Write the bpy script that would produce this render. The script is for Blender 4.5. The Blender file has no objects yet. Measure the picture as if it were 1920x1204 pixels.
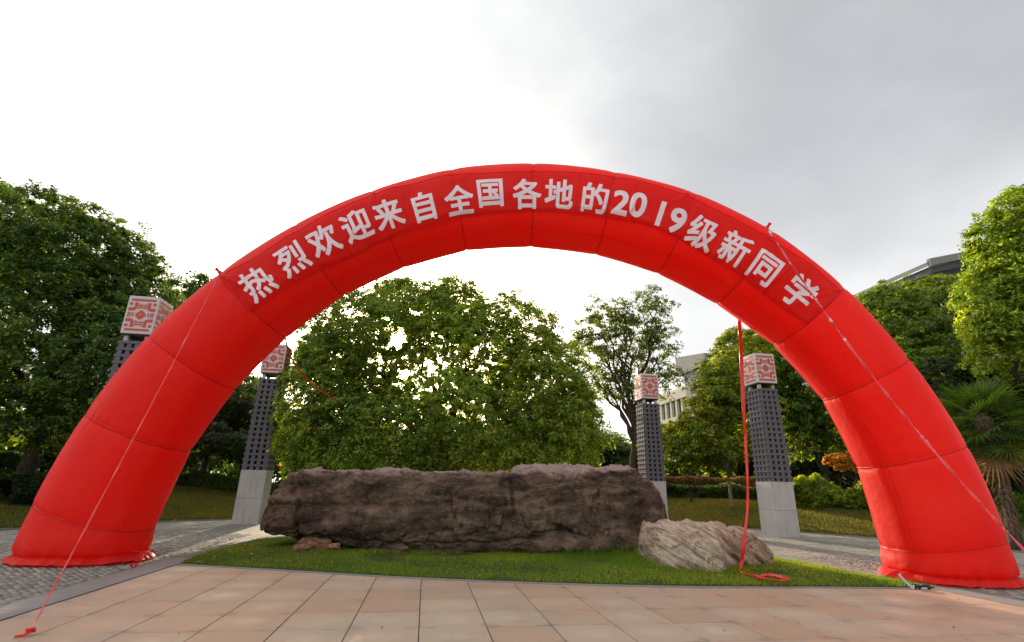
import bpy, bmesh, math, random
import numpy as np
from mathutils import Vector, Matrix
from mathutils.geometry import tessellate_polygon

random.seed(7)
rng = np.random.default_rng(7)
R = math.radians
scene = bpy.context.scene
col = scene.collection

# ------------------------------------------------------------------ camera
FPX, PITCH, ROLL, CAMH = 950.0, R(18.2), R(1.3), 1.6
fw = Vector((0, math.cos(PITCH), math.sin(PITCH)))
up0 = Vector((0, -math.sin(PITCH), math.cos(PITCH)))
rt0 = Vector((1, 0, 0))
rt = rt0 * math.cos(ROLL) + up0 * math.sin(ROLL)
up = -rt0 * math.sin(ROLL) + up0 * math.cos(ROLL)
cam_data = bpy.data.cameras.new('camera')
cam_data.sensor_width = 36.0
cam_data.lens = FPX / 1920 * 36
cam_data.clip_end = 3000
cam = bpy.data.objects.new('camera', cam_data)
col.objects.link(cam)
cam.matrix_world = Matrix(((rt.x, up.x, -fw.x, 0), (rt.y, up.y, -fw.y, 0), (rt.z, up.z, -fw.z, CAMH), (0, 0, 0, 1)))
scene.camera = cam
CAM = Vector((0, 0, CAMH))

def ray(x, y):
    return (fw * FPX + rt * (x - 960) + up * (602 - y)).normalized()
def look(x, y, Y):          # the point at ground distance Y that sits there in the photograph
    d = ray(x, y)
    return CAM + d * (Y / d.y)
def ground(x, y, z=0.0):
    d = ray(x, y)
    return CAM + d * ((z - CAMH) / d.z)

# ------------------------------------------------------------------ world, sun, exposure
SUN_DIR = ray(745, 638)
SUN_EL = math.asin(SUN_DIR.z)
SUN_AZ = math.atan2(SUN_DIR.x, SUN_DIR.y)
world = bpy.data.worlds.new('World')
scene.world = world
world.use_nodes = True
wn, wl = world.node_tree.nodes, world.node_tree.links
wn.clear()
class NB:
    """small node-tree helper"""
    def __init__(s, nt): s.n, s.l = nt.nodes, nt.links
    def new(s, t, **k):
        n = s.n.new(t)
        for a, b in k.items(): setattr(n, a, b)
        return n
    def put(s, sock, v):
        if v is None: return
        if isinstance(v, bpy.types.NodeSocket): s.l.new(v, sock)
        else: sock.default_value = v
    def math(s, op, a, b=None, c=None, clamp=False):
        n = s.new('ShaderNodeMath', operation=op, use_clamp=clamp)
        s.put(n.inputs[0], a); s.put(n.inputs[1], b)
        if c is not None: s.put(n.inputs[2], c)
        return n.outputs[0]
    def vmath(s, op, a, b=None, out=0):
        n = s.new('ShaderNodeVectorMath', operation=op)
        s.put(n.inputs[0], a); s.put(n.inputs[1], b)
        return n.outputs[out]
    def noise(s, vec, scale, detail=4, rough=.55, dist=0., out='Fac'):
        n = s.new('ShaderNodeTexNoise')
        s.put(n.inputs['Vector'], vec); s.put(n.inputs['Scale'], scale)
        n.inputs['Detail'].default_value = detail; n.inputs['Roughness'].default_value = rough
        n.inputs['Distortion'].default_value = dist
        return n.outputs[out]
    def vor(s, vec, scale, feature='F1', out='Distance', rnd=1.):
        n = s.new('ShaderNodeTexVoronoi', feature=feature)
        s.put(n.inputs['Vector'], vec); s.put(n.inputs['Scale'], scale)
        n.inputs['Randomness'].default_value = rnd
        return n.outputs[out]
    def ramp(s, fac, stops, interp='LINEAR'):
        n = s.new('ShaderNodeValToRGB')
        n.color_ramp.interpolation = interp
        e = n.color_ramp.elements
        while len(e) < len(stops): e.new(.5)
        for i, (p, c) in enumerate(stops):
            e[i].position = p
            e[i].color = (c, c, c, 1) if not hasattr(c, '__len__') else (*c[:3], 1)
        s.put(n.inputs[0], fac)
        return n.outputs[0]
    def mix(s, fac, a, b, mode='MIX'):
        n = s.new('ShaderNodeMix', data_type='RGBA', blend_type=mode)
        s.put(n.inputs[0], fac)
        s.put(n.inputs[6], (*a, 1) if isinstance(a, tuple) and len(a) == 3 else a)
        s.put(n.inputs[7], (*b, 1) if isinstance(b, tuple) and len(b) == 3 else b)
        return n.outputs[2]
    def smooth(s, v, a, b):
        n = s.new('ShaderNodeMapRange', interpolation_type='SMOOTHSTEP')
        s.put(n.inputs[0], v); n.inputs[1].default_value = a; n.inputs[2].default_value = b
        return n.outputs[0]

w = NB(world.node_tree)
sky = w.new('ShaderNodeTexSky', sky_type='NISHITA', sun_disc=False)
sky.sun_elevation = SUN_EL
sky.sun_rotation = SUN_AZ
sky.air_density, sky.dust_density = 1.0, 2.0
geo = w.new('ShaderNodeTexCoord')
vd = geo.outputs['Generated']
# cloud deck seen in perspective: direction divided by its height
sep = w.new('ShaderNodeSeparateXYZ'); w.put(sep.inputs[0], vd)
zz = w.math('ADD', w.math('MAXIMUM', sep.outputs[2], 0.0), 0.28)
cmb = w.new('ShaderNodeCombineXYZ')
w.put(cmb.inputs[0], w.math('DIVIDE', sep.outputs[0], zz)); w.put(cmb.inputs[1], w.math('DIVIDE', sep.outputs[1], zz))
deck = cmb.outputs[0]
n1 = w.noise(deck, 0.9, 5, .5, .3)
n2 = w.noise(w.vmath('ADD', deck, (7.3, 2.1, 4.)), 2.6, 5, .55, .2)
cosang = w.vmath('DOT_PRODUCT', vd, tuple(SUN_DIR), out=1)
# thick grey cloud over the side of the sky away from the sun, thin bright cloud round the sun
side = w.math('ADD', w.math('MULTIPLY', sep.outputs[0], 0.72), w.math('MULTIPLY', n1, 0.42))
side = w.math('ADD', side, w.math('MULTIPLY', n2, 0.52))
side = w.math('SUBTRACT', side, .04)
side = w.math('SUBTRACT', side, w.math('MULTIPLY', w.smooth(cosang, .84, 1.0), .20))
thick = w.math('MULTIPLY', w.smooth(side, -0.02, 0.76), w.math('ADD', .45, w.math('MULTIPLY', .55, w.smooth(sep.outputs[2], .12, .55))))
n3 = w.noise(w.vmath('ADD', deck, (3.3, 9.1, 1.)), 1.5, 6, .55, .6)
shade = w.math('ADD', 0.58, w.math('ADD', w.math('MULTIPLY', n2, 0.36), w.math('MULTIPLY', n3, .48)))
brightc = (1.30, 1.285, 1.25)
greyc = (0.455, 0.467, 0.486)
cl = w.mix(thick, brightc, greyc)
# faint blue-grey hollows in the thin cloud
hol = w.math('MULTIPLY', w.smooth(w.noise(w.vmath('ADD', deck, (1.7, 3.1, 0.)), 1.6, 4, .5), .40, .68), w.math('SUBTRACT', 1.0, thick))
cl = w.mix(w.math('MULTIPLY', hol, .92), cl, (0.70, 0.735, 0.745))
sc_ = w.vmath('SCALE', cl, None); sc_n = sc_.node; w.put(sc_n.inputs['Scale'], shade)
# warm veil round the sun and the disc itself
glow = w.math('POWER', w.math('MAXIMUM', cosang, 0.0), 38.0)
glow2 = w.math('POWER', w.math('MAXIMUM', cosang, 0.0), 1500.0)
disc = w.smooth(cosang, math.cos(R(.62)), math.cos(R(.38)))
add = w.vmath('ADD', sc_, w.mix(1.0, (0, 0, 0), (0, 0, 0)))
def scaled(c, f):
    n = w.new('ShaderNodeVectorMath', operation='SCALE'); n.inputs[0].default_value = c; w.put(n.inputs['Scale'], f); return n.outputs[0]
tot = w.vmath('ADD', sc_, scaled((13.0, 10.6, 6.8), glow))
tot = w.vmath('ADD', tot, scaled((14., 8.5, 3.2), glow2))
tot = w.vmath('ADD', tot, scaled((90., 62., 28.), disc))
bg1 = w.new('ShaderNodeBackground'); w.put(bg1.inputs[0], sky.outputs[0]); bg1.inputs[1].default_value = 0.08
bg2 = w.new('ShaderNodeBackground'); w.put(bg2.inputs[0], tot); bg2.inputs[1].default_value = 1.0
ms = w.new('ShaderNodeMixShader'); ms.inputs[0].default_value = 0.93
w.put(ms.inputs[1], bg1.outputs[0]); w.put(ms.inputs[2], bg2.outputs[0])
wo = w.new('ShaderNodeOutputWorld'); w.put(wo.inputs[0], ms.outputs[0])
world.cycles.sampling_method = 'MANUAL'; world.cycles.sample_map_resolution = 2048

sun = bpy.data.lights.new('sun', 'SUN')
sun.energy = 5.0
sun.angle = R(0.6)
sun.color = (1.0, 0.82, 0.58)
sun_o = bpy.data.objects.new('sun', sun)
col.objects.link(sun_o)
sun_o.rotation_euler = (-SUN_DIR).to_track_quat('-Z', 'Y').to_euler()
sun_o.location = (0, 0, 60)

scene.view_settings.view_transform = 'Standard'
scene.view_settings.look = 'None'
scene.view_settings.exposure = 0.38
scene.view_settings.gamma = 1.0
scene.view_settings.use_curve_mapping = False
scene.cycles.max_bounces = 8
scene.cycles.transparent_max_bounces = 8
scene.cycles.sample_clamp_indirect = 6.0

# ------------------------------------------------------------------ helpers
def tag(o, label=None, cat=None, group=None, kind=None):
    if label: o['label'] = label
    if cat: o['category'] = cat
    if group: o['group'] = group
    if kind: o['kind'] = kind
    return o
def empty(name, loc=(0, 0, 0), rz=0.0):
    o = bpy.data.objects.new(name, None)
    o.empty_display_size = .3
    o.location = loc; o.rotation_euler = (0, 0, rz)
    col.objects.link(o)
    return o
def link(name, me, mat=None, parent=None, smooth=False):
    o = bpy.data.objects.new(name, me)
    col.objects.link(o)
    if mat is not None and not me.materials: me.materials.append(mat)
    if parent is not None: o.parent = parent
    if smooth: me.shade_smooth()
    return o
def mesh(name, V, F):
    me = bpy.data.meshes.new(name)
    me.from_pydata([tuple(v) for v in V], [], [tuple(f) for f in F])
    me.update()
    return me
def mesh_np(name, V, quads, colors=None):
    """V (n,3), quads (m,k) arrays; colors (m,3) per face"""
    me = bpy.data.meshes.new(name)
    V = np.asarray(V, np.float32); quads = np.asarray(quads, np.int32)
    m, k = quads.shape
    me.vertices.add(len(V)); me.vertices.foreach_set('co', V.ravel())
    me.loops.add(m * k); me.loops.foreach_set('vertex_index', quads.ravel())
    me.polygons.add(m); me.polygons.foreach_set('loop_start', np.arange(0, m * k, k, dtype=np.int32))
    me.update(calc_edges=True)
    if colors is not None:
        a = me.color_attributes.new('tint', 'FLOAT_COLOR', 'CORNER')
        c = np.ones((m, k, 4), np.float32); c[:, :, :3] = np.asarray(colors)[:, None, :]
        a.data.foreach_set('color', c.ravel())
    return me
def box_vf(x0, x1, y0, y1, z0, z1, V=None, F=None):
    V = [] if V is None else V; F = [] if F is None else F
    b = len(V)
    V += [(x0, y0, z0), (x1, y0, z0), (x1, y1, z0), (x0, y1, z0), (x0, y0, z1), (x1, y0, z1), (x1, y1, z1), (x0, y1, z1)]
    F += [(b, b+3, b+2, b+1), (b+4, b+5, b+6, b+7), (b, b+1, b+5, b+4), (b+1, b+2, b+6, b+5), (b+2, b+3, b+7, b+6), (b+3, b, b+4, b+7)]
    return V, F
def bevelled(me, wdt, seg=1):
    bm = bmesh.new(); bm.from_mesh(me)
    bmesh.ops.bevel(bm, geom=bm.edges[:], offset=wdt, segments=seg, affect='EDGES', profile=.6)
    bm.to_mesh(me); bm.free()
    return me
def tube(path, rad, n=8, cap=True):
    """tapered tube along a list of points"""
    P = [Vector(p) for p in path]; V = []; F = []
    if not hasattr(rad, '__len__'): rad = [rad] * len(P)
    ref = Vector((.13, .31, .94))
    for i, p in enumerate(P):
        t = (P[min(i+1, len(P)-1)] - P[max(i-1, 0)]).normalized()
        a = t.cross(ref)
        if a.length < .05: a = t.cross(Vector((1, 0, 0)))
        a.normalize(); b = t.cross(a)
        for j in range(n):
            q = 2 * math.pi * j / n
            V.append(p + (a * math.cos(q) + b * math.sin(q)) * rad[i])
    for i in range(len(P) - 1):
        for j in range(n):
            F.append((i*n+j, i*n+(j+1) % n, (i+1)*n+(j+1) % n, (i+1)*n+j))
    if cap:
        F.append(tuple(range(n-1, -1, -1))); F.append(tuple((len(P)-1)*n+j for j in range(n)))
    return V, F
def join_vf(lst):
    V = []; F = []
    for v, f in lst:
        b = len(V); V += list(v); F += [tuple(i + b for i in g) for g in f]
    return V, F
def ribbon(path, widths, twists, thick=.004):
    """flat strap that can twist along its way"""
    P = [Vector(p) for p in path]; V = []; F = []
    for i, p in enumerate(P):
        t = (P[min(i+1, len(P)-1)] - P[max(i-1, 0)]).normalized()
        a = t.cross(Vector((0, 1, .05)))
        if a.length < .05: a = t.cross(Vector((1, 0, 0)))
        a.normalize(); b = t.cross(a)
        c = a * math.cos(twists[i]) + b * math.sin(twists[i]); d = t.cross(c)
        for s1, s2 in ((-1, -1), (1, -1), (1, 1), (-1, 1)):
            V.append(p + c * s1 * widths[i] / 2 + d * s2 * thick / 2)
    for i in range(len(P) - 1):
        for j in range(4):
            F.append((i*4+j, i*4+(j+1) % 4, (i+1)*4+(j+1) % 4, (i+1)*4+j))
    F += [(3, 2, 1, 0), tuple((len(P)-1)*4+j for j in range(4))]
    return V, F

# numpy value noise
_perm = rng.random(4096).astype(np.float64)
def _h(i, j, k):
    return _perm[((i * 73856093) ^ (j * 19349663) ^ (k * 83492791)) & 4095]
def vnoise(P):
    P = np.asarray(P, float); I = np.floor(P).astype(np.int64); f = P - I; f = f * f * (3 - 2 * f)
    r = 0
    for a in (0, 1):
        for b in (0, 1):
            for c in (0, 1):
                r = r + _h(I[..., 0]+a, I[..., 1]+b, I[..., 2]+c) * (f[..., 0] if a else 1-f[..., 0]) * (f[..., 1] if b else 1-f[..., 1]) * (f[..., 2] if c else 1-f[..., 2])
    return r * 2 - 1
def fbm(P, oct=4, gain=.5):
    P = np.asarray(P, float); s = 0; a = 1
    for o in range(oct):
        s = s + a * vnoise(P + 17.3 * o); P = P * 2.03; a *= gain
    return s

# ------------------------------------------------------------------ materials
def new_mat(name):
    m = bpy.data.materials.new(name); m.use_nodes = True
    m.node_tree.nodes.clear()
    return m, NB(m.node_tree)
def finish(b, color, rough=.7, spec=.4, bump=None, bstr=.5, bdist=.02, metal=0., normal=None):
    p = b.new('ShaderNodeBsdfPrincipled')
    b.put(p.inputs['Base Color'], (*color, 1) if isinstance(color, tuple) and len(color) == 3 else color)
    b.put(p.inputs['Roughness'], rough); p.inputs['Specular IOR Level'].default_value = spec
    p.inputs['Metallic'].default_value = metal
    if bump is not None:
        bp = b.new('ShaderNodeBump'); bp.inputs['Strength'].default_value = bstr; bp.inputs['Distance'].default_value = bdist
        b.put(bp.inputs['Height'], bump); b.put(p.inputs['Normal'], bp.outputs[0])
    o = b.new('ShaderNodeOutputMaterial'); b.put(o.inputs[0], p.outputs[0])
    return p
def coord(b, kind='Object'):
    return b.new('ShaderNodeTexCoord').outputs[kind]
def wpos(b):
    return b.new('ShaderNodeNewGeometry').outputs['Position']
M = {}

# red nylon: cloth that lets some light through
def red_cloth(name, c=(.86, .014, .007), tr=.38, rough=.50, wr=.4):
    m, b = new_mat(name)
    p = wpos(b)
    n = b.noise(p, 1.4, 3, .5)
    c1 = b.mix(n, tuple(x * .90 for x in c), tuple(x * 1.07 for x in c))
    c1 = b.mix(b.math('MULTIPLY', b.smooth(b.noise(p, .45, 4, .6, .5), .46, .70), .30), c1, (c[0], c[1] * 5, c[2] * 6))
    c1 = b.mix(b.math('MULTIPLY', b.smooth(b.noise(b.vmath('MULTIPLY', p, (1, 1, .4)), 5.5, 5, .65), .56, .74), .30), c1, (c[0] * .55, c[1], c[2]))
    fine = b.noise(p, 60., 2, .5)
    wrk = b.noise(p, 3.2, 3, .5, .6)
    bp = b.new('ShaderNodeBump'); bp.inputs['Strength'].default_value = wr; bp.inputs['Distance'].default_value = .04
    b.put(bp.inputs['Height'], b.math('ADD', wrk, b.math('MULTIPLY', fine, .04)))
    pr = b.new('ShaderNodeBsdfPrincipled'); b.put(pr.inputs['Base Color'], c1)
    pr.inputs['Roughness'].default_value = rough; pr.inputs['Specular IOR Level'].default_value = .28
    pr.inputs['Sheen Weight'].default_value = .10; pr.inputs['Sheen Roughness'].default_value = .35
    pr.inputs['Sheen Tint'].default_value = (1, .62, .66, 1)
    b.put(pr.inputs['Normal'], bp.outputs[0])
    t = b.new('ShaderNodeBsdfTranslucent'); t.inputs[0].default_value = (min(.95, c[0]*1.15), c[1]*4.5, c[2]*3.2, 1)
    b.put(t.inputs['Normal'], bp.outputs[0])
    mx = b.new('ShaderNodeMixShader'); mx.inputs[0].default_value = tr
    b.put(mx.inputs[1], pr.outputs[0]); b.put(mx.inputs[2], t.outputs[0])
    o = b.new('ShaderNodeOutputMaterial'); b.put(o.inputs[0], mx.outputs[0])
    return m
M['red'] = red_cloth('red nylon')
M['banner'] = red_cloth('red banner cloth', (.82, .012, .007), .42, .55, .45)
m, b = new_mat('dark red seam stitching'); finish(b, (.34, .006, .005), .8); M['seam'] = m
m, b = new_mat('white lettering print')
finish(b, b.mix(b.noise(wpos(b), 9., 3), (.90, .70, .78), (.94, .80, .87)), .7, .3); M['letter'] = m
m, b = new_mat('red rope'); finish(b, (.72, .016, .014), .35, .5, b.noise(wpos(b), 80., 2), .3, .005); M['rope'] = m
m, b = new_mat('red strapping with painted glints')
pt = b.smooth(b.noise(wpos(b), 2.1, 3, .7), .58, .64)  # white patches paint the glints into the strap colour
finish(b, b.mix(pt, (.72, .05, .06), (.82, .62, .62)), .25, .6); M['strap'] = m
m, b = new_mat('navy webbing'); finish(b, (.012, .014, .05), .6); M['navy'] = m
m, b = new_mat('pale grey buckle'); finish(b, (.4, .42, .5), .4); M['buckle'] = m

# leaves
def leaf_mat(name, trans=.48, rough=.55):
    m, b = new_mat(name)
    a = b.new('ShaderNodeAttribute', attribute_name='tint')
    d = b.new('ShaderNodeBsdfPrincipled'); b.put(d.inputs['Base Color'], a.outputs['Color'])
    d.inputs['Roughness'].default_value = rough; d.inputs['Specular IOR Level'].default_value = .35
    t = b.new('ShaderNodeBsdfTranslucent')
    tc = b.mix(1., a.outputs['Color'], (2.9, 2.4, .55), 'MULTIPLY')
    b.put(t.inputs[0], tc)
    mx = b.new('ShaderNodeMixShader'); mx.inputs[0].default_value = trans
    b.put(mx.inputs[1], d.outputs[0]); b.put(mx.inputs[2], t.outputs[0])
    o = b.new('ShaderNodeOutputMaterial'); b.put(o.inputs[0], mx.outputs[0])
    return m
M['leaf'] = leaf_mat('tree leaves')
M['grass'] = leaf_mat('grass blades', .3, .6)
m, b = new_mat('bark')
p = wpos(b); mp = b.vmath('MULTIPLY', p, (1, 1, .25))
n = b.noise(mp, 14., 5, .6)
finish(b, b.ramp(n, [(.3, (.035, .026, .02)), (.7, (.11, .085, .065))]), .9, .2, n, .8, .03); M['bark'] = m
m, b = new_mat('pale bark')
finish(b, b.ramp(n := b.noise(b.vmath('MULTIPLY', wpos(b), (1, 1, .3)), 18., 5, .6), [(.3, (.14, .11, .085)), (.7, (.30, .25, .19))]), .9, .2, n, .6, .02); M['palebark'] = m

# stones
def rock_mat(name, dark, mid, light, band, pale, tilt, bs=.9, fleck=.75):
    m, b = new_mat(name)
    p = wpos(b)
    mp = b.new('ShaderNodeMapping'); b.put(mp.inputs[0], p); mp.inputs['Rotation'].default_value = tilt
    v = b.vmath('MULTIPLY', mp.outputs[0], (.95, 1.2, band))
    n1 = b.noise(v, 1.3, 7, .62, .5)
    n2 = b.noise(v, 6., 6, .65, .3)
    n3 = b.noise(p, 22., 5, .6)
    c = b.ramp(n1, [(.34, dark), (.5, mid), (.67, light)])
    c = b.mix(b.math('MULTIPLY', b.smooth(b.noise(p, .7, 4, .6, .5), .50, .70), .38), c, tuple(min(1, x * 1.15) for x in light))
    c = b.mix(b.math('MULTIPLY', b.smooth(n2, .58, .72), fleck), c, pale)
    c = b.mix(b.math('MULTIPLY', b.smooth(n2, .46, .34), .55), c, tuple(x * .45 for x in dark))
    c = b.mix(b.math('MULTIPLY', b.smooth(n3, .60, .72), .35), c, pale)
    h = b.math('ADD', b.math('MULTIPLY', n2, .7), b.math('MULTIPLY', n3, .35))
    finish(b, c, .82, .3, b.math('ADD', h, n1), bs, .06)
    return m, b
M['bigrock'], bb_ = rock_mat('brown layered rock', (.022, .015, .010), (.096, .063, .042), (.215, .148, .104), 2.3, (.40, .31, .25), (.05, .03, 0), 1.0, .42)
# paler top edge of the stone with pinkish sky light painted in, by height
_pr = [n for n in bb_.n if n.type == 'BSDF_PRINCIPLED'][0]
_lk = _pr.inputs['Base Color'].links[0].from_socket
_se = bb_.new('ShaderNodeSeparateXYZ'); bb_.put(_se.inputs[0], wpos(bb_))
_hh = bb_.math('ADD', _se.outputs[2], bb_.math('MULTIPLY', bb_.noise(wpos(bb_), 2.3, 5, .6), .55))
_hh = bb_.math('SUBTRACT', _hh, bb_.math('MULTIPLY', _se.outputs[0], .018))
bb_.put(_pr.inputs['Base Color'], bb_.mix(bb_.math('MULTIPLY', bb_.smooth(_hh, 2.16, 2.30), .85), _lk, (.36, .275, .25)))
M['smallrock'], _ = rock_mat('grey and ochre striped rock', (.11, .070, .042), (.46, .35, .24), (.70, .60, .51), 6.5, (.72, .63, .56), (0, R(-34), 0), 1.0, .6)
M['orangerock'], _ = rock_mat('orange brown stone', (.13, .06, .035), (.32, .17, .10), (.42, .25, .16), 1.5, (.5, .36, .26), (0, 0, 0))
m, b = new_mat('pale granite')
p = wpos(b); n = b.noise(p, 90., 3, .6); g = b.noise(p, 1.6, 5, .6)
c = b.mix(g, (.38, .38, .38), (.54, .535, .53)); c = b.mix(b.math('MULTIPLY', b.smooth(b.noise(b.vmath('MULTIPLY', p, (7., 7., .5)), 1.6, 4, .6), .50, .68), .45), c, (.24, .235, .22)); c = b.mix(b.math('MULTIPLY', b.smooth(n, .55, .7), .35), c, (.16, .16, .17))
finish(b, c, .6, .4, n, .1, .003); M['granite'] = m
m, b = new_mat('charcoal brick')
p = wpos(b); n = b.noise(p, 7., 5, .65); oi = b.new('ShaderNodeObjectInfo').outputs['Random']
c = b.mix(n, (.075, .078, .092), (.17, .17, .19)); c = b.mix(b.math('MULTIPLY', b.smooth(b.noise(p, 3.1, 3, .5), .60, .72), .55), c, (.22, .15, .115))
finish(b, c, .75, .4, b.noise(p, 40., 4), .35, .006); M['brick'] = m
m, b = new_mat('black core'); finish(b, (.012, .012, .014), .6); M['core'] = m
m, b = new_mat('off-white lantern panel')
finish(b, b.mix(b.noise(wpos(b), 3., 4), (.52, .52, .52), (.62, .62, .62)), .5, .4); M['panel'] = m
m, b = new_mat('red lantern pattern')
finish(b, b.mix(b.noise(wpos(b), 5., 4), (.50, .055, .035), (.62, .09, .06)), .5, .4); M['pattern'] = m
m, b = new_mat('amber emblem'); finish(b, (.62, .20, .05), .5); M['amber'] = m

# paving stone: own tone per slab, cloudy polish with its reflections painted pale, fine grain
m, b = new_mat('buff paving stone')
oi = b.new('ShaderNodeObjectInfo').outputs['Random']
p = wpos(b)
gen = coord(b, 'Generated')
n = b.noise(p, 1.1, 5, .6, .4); g = b.noise(p, 120., 2, .6); st = b.noise(b.vmath('MULTIPLY', p, (1.2, .35, 1)), 2.2, 4, .55, .8)
c = b.mix(oi, (.42, .280, .190), (.47, .375, .285))
c = b.mix(b.math('MULTIPLY', b.smooth(b.noise(p, .35, 2, .5), .48, .66), .65), c, (.48, .280, .170))
c = b.mix(b.math('MULTIPLY', b.smooth(st, .50, .72), .6), c, (.52, .33, .215))
c = b.mix(b.math('MULTIPLY', b.smooth(n, .52, .72), .5), c, (.30, .245, .205))
c = b.mix(b.math('MULTIPLY', b.smooth(g, .5, .7), .22), c, (.27, .22, .19))
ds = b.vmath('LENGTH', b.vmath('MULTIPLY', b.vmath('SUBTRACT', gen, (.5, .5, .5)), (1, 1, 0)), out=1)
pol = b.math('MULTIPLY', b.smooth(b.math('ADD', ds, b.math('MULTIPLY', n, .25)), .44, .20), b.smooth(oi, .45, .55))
c = b.mix(b.math('MULTIPLY', pol, .26), c, (.70, .55, .43))  # pale slab centres: reflected light painted into the colour
gr = b.math('MULTIPLY', b.smooth(ds, .40, .58), b.smooth(b.noise(p, 4.5, 4, .65), .42, .62))
c = b.mix(b.math('MULTIPLY', gr, .45), c, (.17, .135, .11))
spt = b.smooth(b.vor(p, 2.3), .045, .02)
c = b.mix(b.math('MULTIPLY', spt, .55), c, (.10, .08, .07))
c = b.mix(b.math('MULTIPLY', b.smooth(b.noise(b.vmath('ADD', p, (5., 9., 0.)), .55, 5, .6), .50, .72), .40), c, (.25, .205, .175))
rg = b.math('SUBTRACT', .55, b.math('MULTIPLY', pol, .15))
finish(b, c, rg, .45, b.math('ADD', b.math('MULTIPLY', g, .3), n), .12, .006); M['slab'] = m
m, b = new_mat('dark joint mortar')
finish(b, b.mix(b.noise(wpos(b), 30., 4), (.025, .020, .017), (.06, .05, .042)), .95, .1); M['joint'] = m
m, b = new_mat('grey granite kerb')
p = wpos(b); finish(b, b.mix(b.noise(p, 5., 6, .65), (.17, .165, .165), (.28, .27, .265)), .75, .3, b.noise(p, 60., 3), .2, .004); M['kerb'] = m
m, b = new_mat('worn grey setts')
p = wpos(b); n = b.noise(p, .8, 6, .65); a_ = b.new('ShaderNodeAttribute', attribute_name='tint')
v = b.vor(p, 9.5, out='Distance'); vc = b.vor(p, 9.5, out='Color')
c = b.ramp(n, [(.3, (.19, .18, .16)), (.55, (.29, .275, .24)), (.75, (.40, .375, .33))])
c = b.mix(.35, c, b.mix(1., c, vc, 'MULTIPLY'))
c = b.mix(b.math('MULTIPLY', b.smooth(v, .55, .8), .5), c, (.06, .056, .05))
finish(b, c, .85, .25, b.math('SUBTRACT', b.math('MULTIPLY', n, .6), b.math('POWER', v, 3.)), .9, .03); M['setts'] = m
m, b = new_mat('worn sett stone')
a = b.new('ShaderNodeAttribute', attribute_name='tint').outputs['Color']; p = wpos(b)
c = b.mix(b.noise(p, .9, 5, .6), a, b.mix(1., a, (.62, .6, .56), 'MULTIPLY'))
finish(b, c, .8, .3, b.noise(p, 45., 4), .5, .01); M['settstone'] = m
m, b = new_mat('lighter ring of setts')
p = wpos(b); v = b.vor(p, 8.0); c = b.ramp(b.noise(p, 1.1, 6, .65), [(.3, (.24, .225, .195)), (.7, (.40, .375, .33))])
c = b.mix(b.math('MULTIPLY', b.smooth(v, .5, .8), .45), c, (.10, .09, .08))
finish(b, c, .85, .25, b.math('SUBTRACT', 1., b.math('POWER', v, 3.)), .8, .025); M['ring'] = m
m, b = new_mat('lawn soil and thatch')
p = wpos(b); n = b.noise(p, .5, 6, .62); n2 = b.noise(p, 9., 5, .7)
c = b.ramp(n, [(.3, (.030, .050, .012)), (.5, (.048, .078, .016)), (.72, (.10, .095, .030))])
c = b.mix(b.math('MULTIPLY', b.smooth(n2, .5, .72), .6), c, (.105, .085, .035))
finish(b, c, .95, .1, n2, 1., .05); M['lawn'] = m

# building
m, b = new_mat('cream render')
p = wpos(b); finish(b, b.mix(b.noise(b.vmath('MULTIPLY', p, (1, 1, .3)), .5, 6, .6), (.50, .46, .36), (.60, .56, .46)), .85, .2); M['cream'] = m
m, b = new_mat('grey concrete')
p = wpos(b); finish(b, b.mix(b.noise(b.vmath('MULTIPLY', p, (1, 1, .3)), .6, 6, .6), (.22, .21, .21), (.33, .32, .32)), .85, .2); M['concrete'] = m
m, b = new_mat('slate grey roof')
finish(b, b.mix(b.noise(wpos(b), .8, 5), (.06, .062, .075), (.10, .10, .12)), .6, .4); M['roof'] = m
m, b = new_mat('dark window glass'); finish(b, (.03, .035, .045), .12, .6); M['glass'] = m

m, b = new_mat('pink red thin rope'); finish(b, b.mix(b.smooth(b.noise(wpos(b), 1.3, 2), .60, .66), (.74, .06, .055), (.85, .5, .5)), .35, .5); M['thinrope'] = m  # paler patches put glints into the rope colour

# ------------------------------------------------------------------ ground
TH = R(8.8)                                   # the paving grid is turned by this much
GU = Vector((math.cos(TH), math.sin(TH), 0))  # across
GV = Vector((-math.sin(TH), math.cos(TH), 0)) # away from the camera
PC = (0.3, 13.0); PR = 16.4                   # the round setts plaza
def terrain(x, y):
    d = np.hypot(x - PC[0], y - PC[1]) - PR
    t = np.clip(d / 8.0, 0, 1); t = t * (2 - t)
    z = t * 1.15 * np.where(y > 4, 1, np.clip((y + 6) / 10, 0, 1))
    return z + np.where(d > .5, np.clip(d - .5, 0, 3) / 3 * .10 * vnoise(np.stack([x * .35, y * .35, x * 0], -1)), 0)
def ground_sheet():
    # polar sheet so the plaza edge is a clean curve and the far edge reaches the horizon
    rr = np.r_[PR, PR + .15, np.linspace(PR + .5, PR + 14, 40), np.geomspace(PR + 16, 1500, 26)]
    aa = np.linspace(0, 2 * np.pi, 361)[:-1]
    Rr, A = np.meshgrid(rr, aa, indexing='ij')
    X = PC[0] + Rr * np.cos(A); Y = PC[1] + Rr * np.sin(A)
    Z = terrain(X, Y) + np.where(Rr > PR + .1, .035, .0)
    V = np.stack([X, Y, Z], -1).reshape(-1, 3); n = len(aa)
    I, J = np.meshgrid(np.arange(len(rr) - 1), np.arange(n), indexing='ij'); J2 = (J + 1) % n
    Q = np.stack([I * n + J, (I + 1) * n + J, (I + 1) * n + J2, I * n + J2], -1).reshape(-1, 4)
    me = mesh_np('lawn', V, Q)
    return tag(link('lawn', me, M['lawn'], smooth=True), kind='structure')
ground_sheet()
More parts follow.
